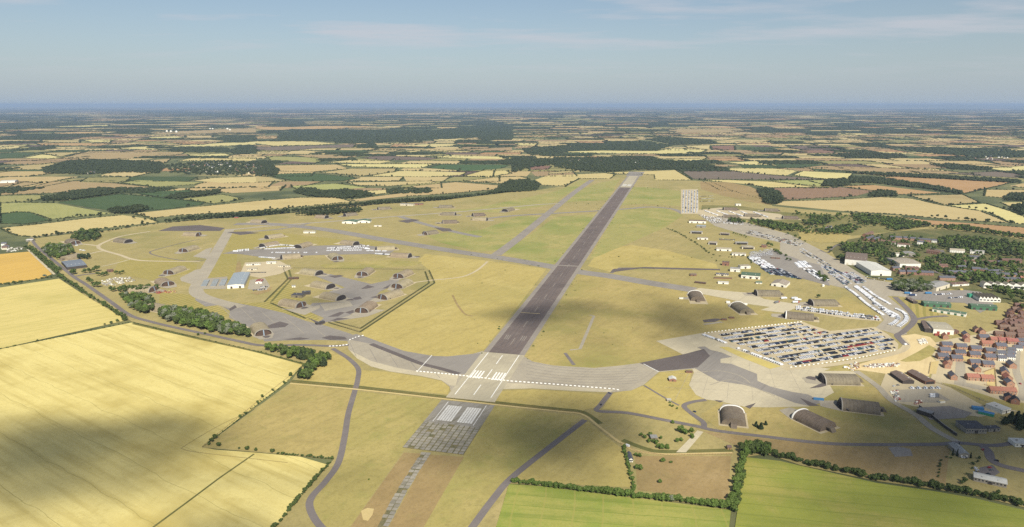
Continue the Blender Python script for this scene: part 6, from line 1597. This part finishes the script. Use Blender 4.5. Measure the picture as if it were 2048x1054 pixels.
for px, py, ya, kd, k, pl in ((1219, 787, -0.5, 'car', 3, 'the barrier line'), (1202, 810, 1.2, 'car', 2, 'the south road bend'), (1389, 824, 2.2, 'car', 3, 'the shelter road'), (1951, 937, 0.3, 'car', 0, 'the glasshouse'), (1954, 941, 0.3, 'car', 1, 'the glasshouse'), (1952, 945, 0.3, 'car', 2, 'the glasshouse'), (1979, 936, 0.2, 'car', 5, 'the glasshouse yard'), (1983, 941, 0.2, 'car', 4, 'the glasshouse yard'), (1977, 949, 0.1, 'car', 2, 'the glasshouse yard'),
                              (1922, 914.5, 1.4, 'car', 0, 'the cypress building'), (1927, 915, 1.4, 'car', 1, 'the cypress building'), (1931, 915.5, 1.4, 'car', 2, 'the cypress building'), (1966, 900, 0.7, 'car', 5, 'the cypress building road'), (1691, 736, 0.1, 'van', 2, 'the hardstand grass'), (2040, 768, 1.5, 'car', 5, 'the estate street'), (1811, 690, 0.4, 'van', 0, 'the service road'), (1254, 893, 2.4, 'van', 0, 'the dirt track'), (1993, 922, 2.6, 'car', 2, 'the access road'), (1788, 773, 0.2, 'car', 1, 'the works yard gate'), (1796, 771, 0.2, 'car', 4, 'the works yard gate')):
    p = P(px, py); VEH.append((p.x, p.y, ya, kd, k, pl))
for px, py in ((1820, 777), (1833, 777), (1847, 777), (1860, 777), (1872, 777)):
    for q in range(3): p = P(px + 3.4 * q, py); VEH.append((p.x, p.y, R(95), 'van' if q % 2 else 'car', random.choice([0, 1, 4]), 'the shed yard row'))
for q in range(6): p = P(1864 + 5 * (q % 3), 791 + 4 * (q // 3)); VEH.append((p.x, p.y, 0.1, 'van', random.choice([0, 1, 4]), 'the middle of the works yard'))
VEH = [v for v in VEH if -0.8 * v[1] < v[0] < 0.8 * v[1]]
VEH.sort(key=lambda v: v[0] ** 2 + v[1] ** 2)
nc = nv_ = 0
sV, sF, sM, sb = [], [], [], 0
SM = ['paint_' + p for p in PK] + ['glass', 'tyre']
def tri_parts(me):
    v = np.array([x.co[:] for x in me.vertices]); f, m = [], []
    for p in me.polygons:
        vs = list(p.vertices); mi = SM.index(me.materials[p.material_index].name)
        if mi == 8: continue
        f.append(vs); m.append(mi)
    return v, f, m
CT = [tri_parts(m) for m in CAR]; VT = {k: tri_parts(m) for k, m in VAN.items()}
for x, y, ya, kd, k, pl in VEH:
    vp = 'white' if k in (0, 2, 3, 5, 6) else ('silver' if k == 1 else 'grey')
    if kd == 'car' and nc < 300:
        nc += 1; o = put('car', CAR[k], None, (x, y, 0.18), ya); tag(o, '%s car parked in %s' % (PAINTS[k][0], pl), 'car', 'cars in ' + pl)
    elif kd == 'van' and nv_ < 300:
        nv_ += 1; o = put('van', VAN[vp], None, (x, y, 0.18), ya); tag(o, '%s van parked in %s' % (vp, pl), 'van', 'vans in ' + pl)
    else:
        v, f, m = CT[k] if kd == 'car' else VT[vp]
        ca, sa = math.cos(ya), math.sin(ya)
        sV.append(np.stack([v[:, 0] * ca - v[:, 1] * sa + x, v[:, 0] * sa + v[:, 1] * ca + y, v[:, 2] + 0.18], 1))
        sF += [tuple(i + sb for i in q) for q in f]; sM += m; sb += len(v)
o = put('distant_vehicles', mesh_from('distant_vehicles', np.vstack(sV), sF, SM, sM)); tag(o, 'parked cars and vans beyond the nearest rows', kind='stuff')
print('VEH', len(VEH), nc, nv_)
for i, (px, py, ya, cab, box, lb) in enumerate(((1816, 588, -0.1, 'paint_white', 'blue_paint', 'lorry with blue trailer, left one in the lorry yard'), (1826, 592, 0.0, 'paint_white', 'paint_dark_blue', 'lorry with dark blue trailer in the lorry yard'), (1857, 588, 0.05, 'blue_paint', 'blue_paint', 'long blue lorry in the middle of the lorry yard'), (1554, 606, 0.6, 'paint_red', 'paint_grey', 'red lorry standing alone on the concrete strip'), (1592, 606, 0.1, 'paint_red', 'paint_white', 'red cab lorry beside the left facing shelter'), (1596, 601, 0.0, 'paint_white', 'paint_white', 'white lorry behind the red one'), (1568, 598, 0.3, 'paint_white', 'paint_white', 'white lorry at the edge of the concrete strip'), (1779, 560, 0.1, 'blue_paint', 'blue_paint', 'blue lorry before the biggest hangar'), (735, 499, 0.1, 'paint_white', 'paint_white', 'white lorry at the right end of the truck yard'), (472, 504, 0.0, 'paint_white', 'paint_white', 'white lorry at the left end of the truck yard'), (1589, 598, 0.2, 'paint_white', 'paint_silver', 'silver lorry right of the white lorries'))):
    p = P(px, py); o = put('lorry', lorry_mesh(cab, box), None, (p.x, p.y, 0.2), ya); tag(o, lb, 'lorry')

# ------------------------------------------------------------------ small things
def boxthing(name, label, cat, px, py, ya, dims, mats, group=None):
    """container or crate: ribbed body, doors and roof lip"""
    p = P(px, py); L, Wd, Hh = dims; e = thing(name, label, cat, (p.x, p.y, 0.15), ya, group)
    mb = MB().box(-L / 2, L / 2, -Wd / 2, Wd / 2, 0, Hh, mats[0])
    for k in range(int(L / 0.8)):
        x = -L / 2 + 0.4 + 0.8 * k
        mb.box(x - 0.12, x + 0.12, -Wd / 2 - 0.05, -Wd / 2, 0.1, Hh - 0.1, mats[0]).box(x - 0.12, x + 0.12, Wd / 2, Wd / 2 + 0.05, 0.1, Hh - 0.1, mats[0])
    put('body', mb.mesh('body'), e); put('roof', MB().box(-L / 2 - 0.05, L / 2 + 0.05, -Wd / 2 - 0.05, Wd / 2 + 0.05, Hh, Hh + 0.12, mats[1]).mesh('roof'), e)
    put('door', MB().box(L / 2, L / 2 + 0.06, -Wd / 2 + 0.1, Wd / 2 - 0.1, 0.1, Hh - 0.1, mats[-1]).mesh('door'), e)
for a in (('container', 'blue container pair on the works yard', 'container', 1955, 819, R(-18), (12, 6, 3), ('blue_paint', 'blue_paint', 'dark_wall')), ('container', 'long blue container with green end beside the blue pair', 'container', 1972, 829, R(-38), (16, 7, 3), ('green_paint', 'blue_paint', 'green_paint')),
          ('container', 'dark blue flat container beside the middle right shelter', 'container', 1703, 821.5, R(-8), (13, 3, 2.6), ('dark_wall', 'paint_dark_blue', 'dark_wall')), ('container', 'blue container lying on the hardstand', 'container', 1637, 800, R(-14), (12, 2.6, 2.4), ('blue_paint', 'blue_paint', 'dark_wall')),
          ('container', 'green container stack beside the sawtooth factory', 'container', 1943, 594, R(0), (14, 8, 6), ('green_paint', 'green_paint', 'blue_paint')), ('container', 'white tank on the concrete yard', 'tank', 1646, 573, 0.0, (4, 4, 4), ('white_wall', 'rim_white', 'white_wall')),
          ('container', 'white cabin left of the far white rimmed shelter', 'cabin', 1363, 598, R(-5), (9, 3, 3), ('white_wall', 'pale_sheet', 'grey_wall')), ('container', 'pale cabin row left of the far white rimmed shelter', 'cabin', 1372, 598.5, R(-5), (9, 3, 3), ('grey_wall', 'grey_sheet', 'grey_wall')), ('container', 'white cabin above the diagonal white rimmed shelter', 'cabin', 1456, 606, R(-5), (7, 5, 3), ('white_wall', 'rim_white', 'grey_wall')), ('container', 'white cabin right of the second white rimmed shelter', 'cabin', 1491, 610, R(-5), (6, 3, 3), ('white_wall', 'rim_white', 'grey_wall')),
          ('container', 'small red cabin before the pale depot', 'cabin', 1873, 671, R(-4), (7, 3, 3), ('red_door', 'red_door', 'dark_wall')), ('container', 'red farm trailer on the far boundary track', 'trailer', 473, 436, 0.1, (12, 3, 3), ('red_door', 'pale_sheet', 'dark_wall')), ('container', 'yellow tank beside the cream hall', 'tank', 1922, 580, 0.0, (6, 4, 2.6), ('yellow_moss', 'yellow_moss', 'dark_wall')), ('container', 'pale stack of blocks in the works yard', 'stack', 1883, 805, 0.2, (7, 4, 2.5), ('white_wall', 'sand', 'white_wall'))):
    boxthing(*a)
# storage rows left of the white warehouse
for i, (x0, x1, y0, y1) in enumerate(((404, 411, 574, 561), (423, 430, 574, 560), (440, 447, 573, 559))):
    for k in range(5):
        t = (k + 0.5) / 5
        boxthing('pallet_stack', 'low grey pallet stack in the %s storage row left of the white warehouse' % ('left', 'middle', 'right')[i], 'pallet stack', x0 + (x1 - x0) * t + 3, y0 + (y1 - y0) * t, R(15), (11, 8, 1.8), ('grey_wall', 'blue_sheet', 'dark_wall'), 'pallet stacks in the %s storage row' % ('left', 'middle', 'right')[i])
# barrier blocks
BLK = MB().extr([(-0.45, 0), (0.45, 0), (0.25, 1.0), (-0.25, 1.0)], -1.5, 1.5, 'rim_white').mesh('barrier_block')
def blocks(s, pitch, label, grp):
    line = G(s); acc = 0
    for a, b in zip(line, line[1:]):
        u = (b - a); L = u.length; u.normalize(); yaw = math.atan2(u.y, u.x) - math.pi / 2
        while acc < L:
            p = a + u * acc; acc += pitch; o = put('barrier_block', BLK, None, (p.x, p.y, 0.28), yaw); tag(o, label, 'barrier', grp)
        acc -= L
blocks('834.5,743 905,749.5 1024,763', 5.2, 'white concrete barrier block across the runway end', 'runway barrier blocks')
blocks('1024,763 1100,768.5 1226,778.5 1240,781', 5.6, 'white concrete barrier block across the right taxiway', 'right taxiway barrier blocks')
blocks('1410,666.5 1500,655.5 1602,644', 6.5, 'white barrier block along the top of the big car park', 'car park barrier blocks')
blocks('700,680 714,674 729,671', 6.5, 'white barrier block across the west apron', 'west apron barrier blocks')
blocks('660,693 680,692 698,689', 5.0, 'white barrier block across the perimeter road', 'perimeter road barrier blocks')
blocks('1582,735 1640,728 1720,716 1790,701', 7.5, 'white barrier block along the lower edge of the big car park', 'lower car park barrier blocks')
strip('taxi_line', '864,710.5 834.5,743', 1.0, 'white_paint', 0.30, False)
strip('taxi_line', '1287,728 1318,744', 1.2, 'white_paint', 0.30, False)
# fences
def fence(s, label, h=2.4, step=6.0, mat='timber', rails=3):
    line = G(s); e = thing('fence', label, 'fence', (line[0].x, line[0].y, 0)); o0 = line[0]; posts = MB()
    for a, b in zip(line, line[1:]):
        u = b - a; L = u.length; u.normalize(); n = Vector((-u.y, u.x, 0)); rl = MB()
        for k in range(int(L / step) + 1):
            p = a + u * min(k * step, L) - o0; posts.box(p.x - 0.1, p.x + 0.1, p.y - 0.1, p.y + 0.1, 0, h + 0.2, mat)
        for r_ in range(rails):
            z = h * (r_ + 1) / rails
            q = [a - o0 + n * 0.04, b - o0 + n * 0.04, b - o0 - n * 0.04, a - o0 - n * 0.04]
            bt, tp = [Vector((v.x, v.y, z - 0.09)) for v in q], [Vector((v.x, v.y, z)) for v in q]
            rl.poly(tp, mat); rl.poly(bt[::-1], mat)
            for i in range(4): rl.poly([bt[i], bt[(i + 1) % 4], tp[(i + 1) % 4], tp[i]], mat)
        put('rails', rl.mesh('rails'), e)
    put('posts', posts.mesh('posts'), e)
fence('657,646 720,665 870,566 858,540', 'outer security fence round the shelter compound', 2.6, 5, 'black_steel', 5)
fence('668,643.5 721,658 859,566.5 850,543', 'inner security fence round the shelter compound', 2.6, 5, 'black_steel', 5)
fence('529,604.5 576,558 566,537 600,537 850,540', 'fence along the left and top of the shelter compound', 2.6, 5, 'black_steel', 4)
fence('541,606 612,638', 'fence beside the west apron', 2.4, 5, 'black_steel', 4)
fence('1240,887 1275,903.5 1330,911 1380,910 1465,908.5', 'timber paddock fence along the dirt track', 1.4, 3, 'timber', 3)
fence('582,764 705,775 880,795 1024,811 1165,827', 'wire fence beside the long dirt track', 1.6, 6, 'timber', 2)
fence('607,730 512,806 404,894', 'fence between the wheat and the lower grass', 1.2, 5, 'timber', 2)
fence('1870,765 1905,775 1960,800 2010,815', 'site fence below the new houses', 2.0, 4, 'rim_grey', 3)
# dark retaining wall by the east road
line = G('1838,815 1868,838 1890,856 1913,872'); e = thing('retaining_wall', 'long dark retaining wall along the east road', 'wall', (line[0].x, line[0].y, 0))
for a, b in zip(line, line[1:]):
    a, b = a - line[0], b - line[0]; u = (b - a).normalized(); n = Vector((-u.y, u.x, 0)) * 0.5; mb = MB()
    q = [a - n, b - n, b + n, a + n]; bt, tp = [Vector((v.x, v.y, -0.3)) for v in q], [Vector((v.x, v.y, 3.4)) for v in q]
    mb.poly(tp, 'grey_wall')
    for i in range(4): mb.poly([bt[i], bt[(i + 1) % 4], tp[(i + 1) % 4], tp[i]], 'dark_wall')
    put('wall_panel', mb.mesh('wall_panel'), e)
boxthing('bunker', 'dark walled concrete block at the top of the retaining wall', 'bunker', 1850, 829, R(-52), (16, 9, 5), ('dark_wall', 'grey_sheet', 'dark_wall'))
# cypresses by the grey building
for i, (px, py, h) in enumerate(((1905, 911, 7.5), (1914, 912, 7.5), (1941, 916, 6), (1908, 897, 6), (1917, 896, 6))):
    p = P(px, py); e = thing('cypress_tree', 'slim dark cypress beside the grey roofed building, number %s from the left' % ('one', 'three', 'five', 'two', 'four')[i], 'tree', (p.x, p.y, 0), i, 'cypresses')
    put('crown', HI['leaf_conifer'][i % 4], e, (0, 0, -0.2 * h), None, (1.3, 1.3, h * 1.2)); put('trunk', TRUNK[0], e, None, None, (1, 1, h * 0.5))
# rubble and building materials
def rubble(s, n, mats, label, r=(0.5, 1.6)):
    poly = G(s); xs = [p.x for p in poly]; ys = [p.y for p in poly]; mb = MB(); k = 0
    while k < n:
        p = Vector((random.uniform(min(xs), max(xs)), random.uniform(min(ys), max(ys)), 0))
        if inside(p, poly):
            k += 1; a, b, c = (random.uniform(*r) for _ in range(3)); mb.box(p.x - a, p.x + a, p.y - b, p.y + b, 0, c * 1.1, random.choice(mats))
    o = put('rubble', mb.mesh('rubble')); tag(o, label, kind='stuff')
rubble('1690,735 1712,724 1722,733 1705,742', 90, ['brick', 'white_wall', 'grey_wall', 'sand'], 'heap of brick and rubble on the sand')
rubble('1724,733 1750,728 1800,727 1796,733 1740,736', 150, ['white_wall', 'grey_wall', 'pale_sheet', 'brick'], 'grey rubble bank on the sand')
rubble('1835,680 1850,677 1856,686 1840,690', 60, ['white_wall', 'pale_sheet'], 'stacked white blocks beside the service road', (0.6, 1.4))
rubble('1782,784 1795,780 1800,802 1790,804', 80, ['red_door', 'white_wall', 'grey_wall', 'blue_sheet'], 'building materials at the edge of the works yard', (0.5, 1.3))
rubble('1826,803 1842,800 1845,806 1830,810', 36, ['red_door', 'white_wall', 'orange_brick'], 'red and white barriers in the works yard', (0.4, 1.2))
rubble('200,563 235,555 262,555 270,562 225,572 210,572', 120, ['white_wall', 'grey_wall', 'pale_sheet'], 'white rubble yard behind the round trees', (0.7, 1.8))
rubble('310,583 350,581 352,585 315,587', 40, ['yellow_moss', 'orange_brick', 'red_door'], 'yellow and red machines beside the copse', (0.8, 1.8))
rubble('10,497 45,493 50,500 15,504', 40, ['white_wall', 'grey_wall'], 'white clutter in the farm yard at left', (0.8, 2.2))
for i, s in enumerate(('1862,725 1858,748', '1900,702 1960,712', '1895,716 1955,726', '1966,745 1990,737', '1990,738 1993,775', '1968,770 1992,776')):
    fence(s, 'brown timber garden fence, %s of those in the new estate' % ('leftmost', 'upper middle', 'lower middle', 'upper right', 'right edge one', 'lower right')[i], 1.8, 3, 'timber', 6)
for i, (px, py) in enumerate(((1463, 636.5), (1448, 640), (1378, 745))):
    boxthing('brick_store', 'small brown brick store on the grass, %s' % ('right of the ruin', 'on the ruin slab', 'beside the dark patch of the hardstand')[i], 'store', px, py, -0.1, (9, 4, 2.2), ('brown_brick', 'brown_sheet', 'dark_wall'))
# ------------------------------------------------------------------ cumulus clouds behind and above the camera: they throw the soft shadows on the foreground
def cloud(px, py, rx, ry, n, alt=2600.0, seed=1, ang=0.0):
    r = np.random.default_rng(seed)
    s = P(px, py); c = s + sun_dir * (alt / sun_dir.z)
    v0, f0 = ICO1; Vs, Ts = [], []; b = 0
    for k in range(n):
        q = r.normal(0, 0.48, 2); f = r.uniform(0.28, 0.62) * math.exp(-0.35 * float(q @ q))
        x, y = q[0] * rx, q[1] * ry
        sc = np.array([rx * f, ry * f, 0.4 * ry * f]) * (0.85 + 0.3 * r.random((len(v0), 1)))
        Vs.append(v0 * sc + np.array([c.x + x, c.y + y, c.z + r.uniform(-40, 60)])); Ts.append(f0 + b); b += len(v0)
    o = put('cloud', tri_mesh('cloud', np.vstack(Vs), np.vstack(Ts), None, ['cloud']))
    tag(o, 'cumulus cloud high above the near fields', kind='stuff')
m, nt, b = new_mat('cloud'); b.inputs['Base Color'].default_value = (0.9, 0.9, 0.9, 1); b.inputs['Alpha'].default_value = 0.085
for i, a in enumerate(((140, 905, 190, 85, 46), (320, 885, 80, 45, 20), (1055, 885, 130, 95, 34), (1180, 838, 80, 50, 20), (1850, 890, 200, 110, 44), (1990, 860, 150, 95, 34),
                       (1880, 1075, 220, 32, 34), (520, 1040, 90, 32, 26), (1380, 652, 120, 150, 17), (1110, 640, 140, 100, 14), (10, 1030, 80, 30, 22), (700, 600, 120, 90, 4))):
    cloud(*a, seed=40 + i)
# ------------------------------------------------------------------ haze
m = bpy.data.materials.new('haze'); m.use_nodes = True; nt = m.node_tree; nt.nodes.clear()
ou = nt.nodes.new('ShaderNodeOutputMaterial'); pv = nt.nodes.new('ShaderNodeVolumePrincipled')
pv.inputs['Color'].default_value = (0.37, 0.50, 0.73, 1); pv.inputs['Density'].default_value = 2.7e-5; pv.inputs['Anisotropy'].default_value = 0.0
nt.links.new(pv.outputs[0], ou.inputs['Volume'])
MATS['haze'] = m
x0, x1, y0, y1, z0, z1 = -101000, 101000, -3500, 111000, -7, 420
vs = [(x, y, z) for z in (z0, z1) for x, y in ((x0, y0), (x1, y0), (x1, y1), (x0, y1))]
o = put('haze', mesh_from('haze', vs, [(3, 2, 1, 0), (4, 5, 6, 7), (0, 1, 5, 4), (1, 2, 6, 5), (2, 3, 7, 6), (3, 0, 4, 7)], ['haze']))
o['kind'] = 'stuff'
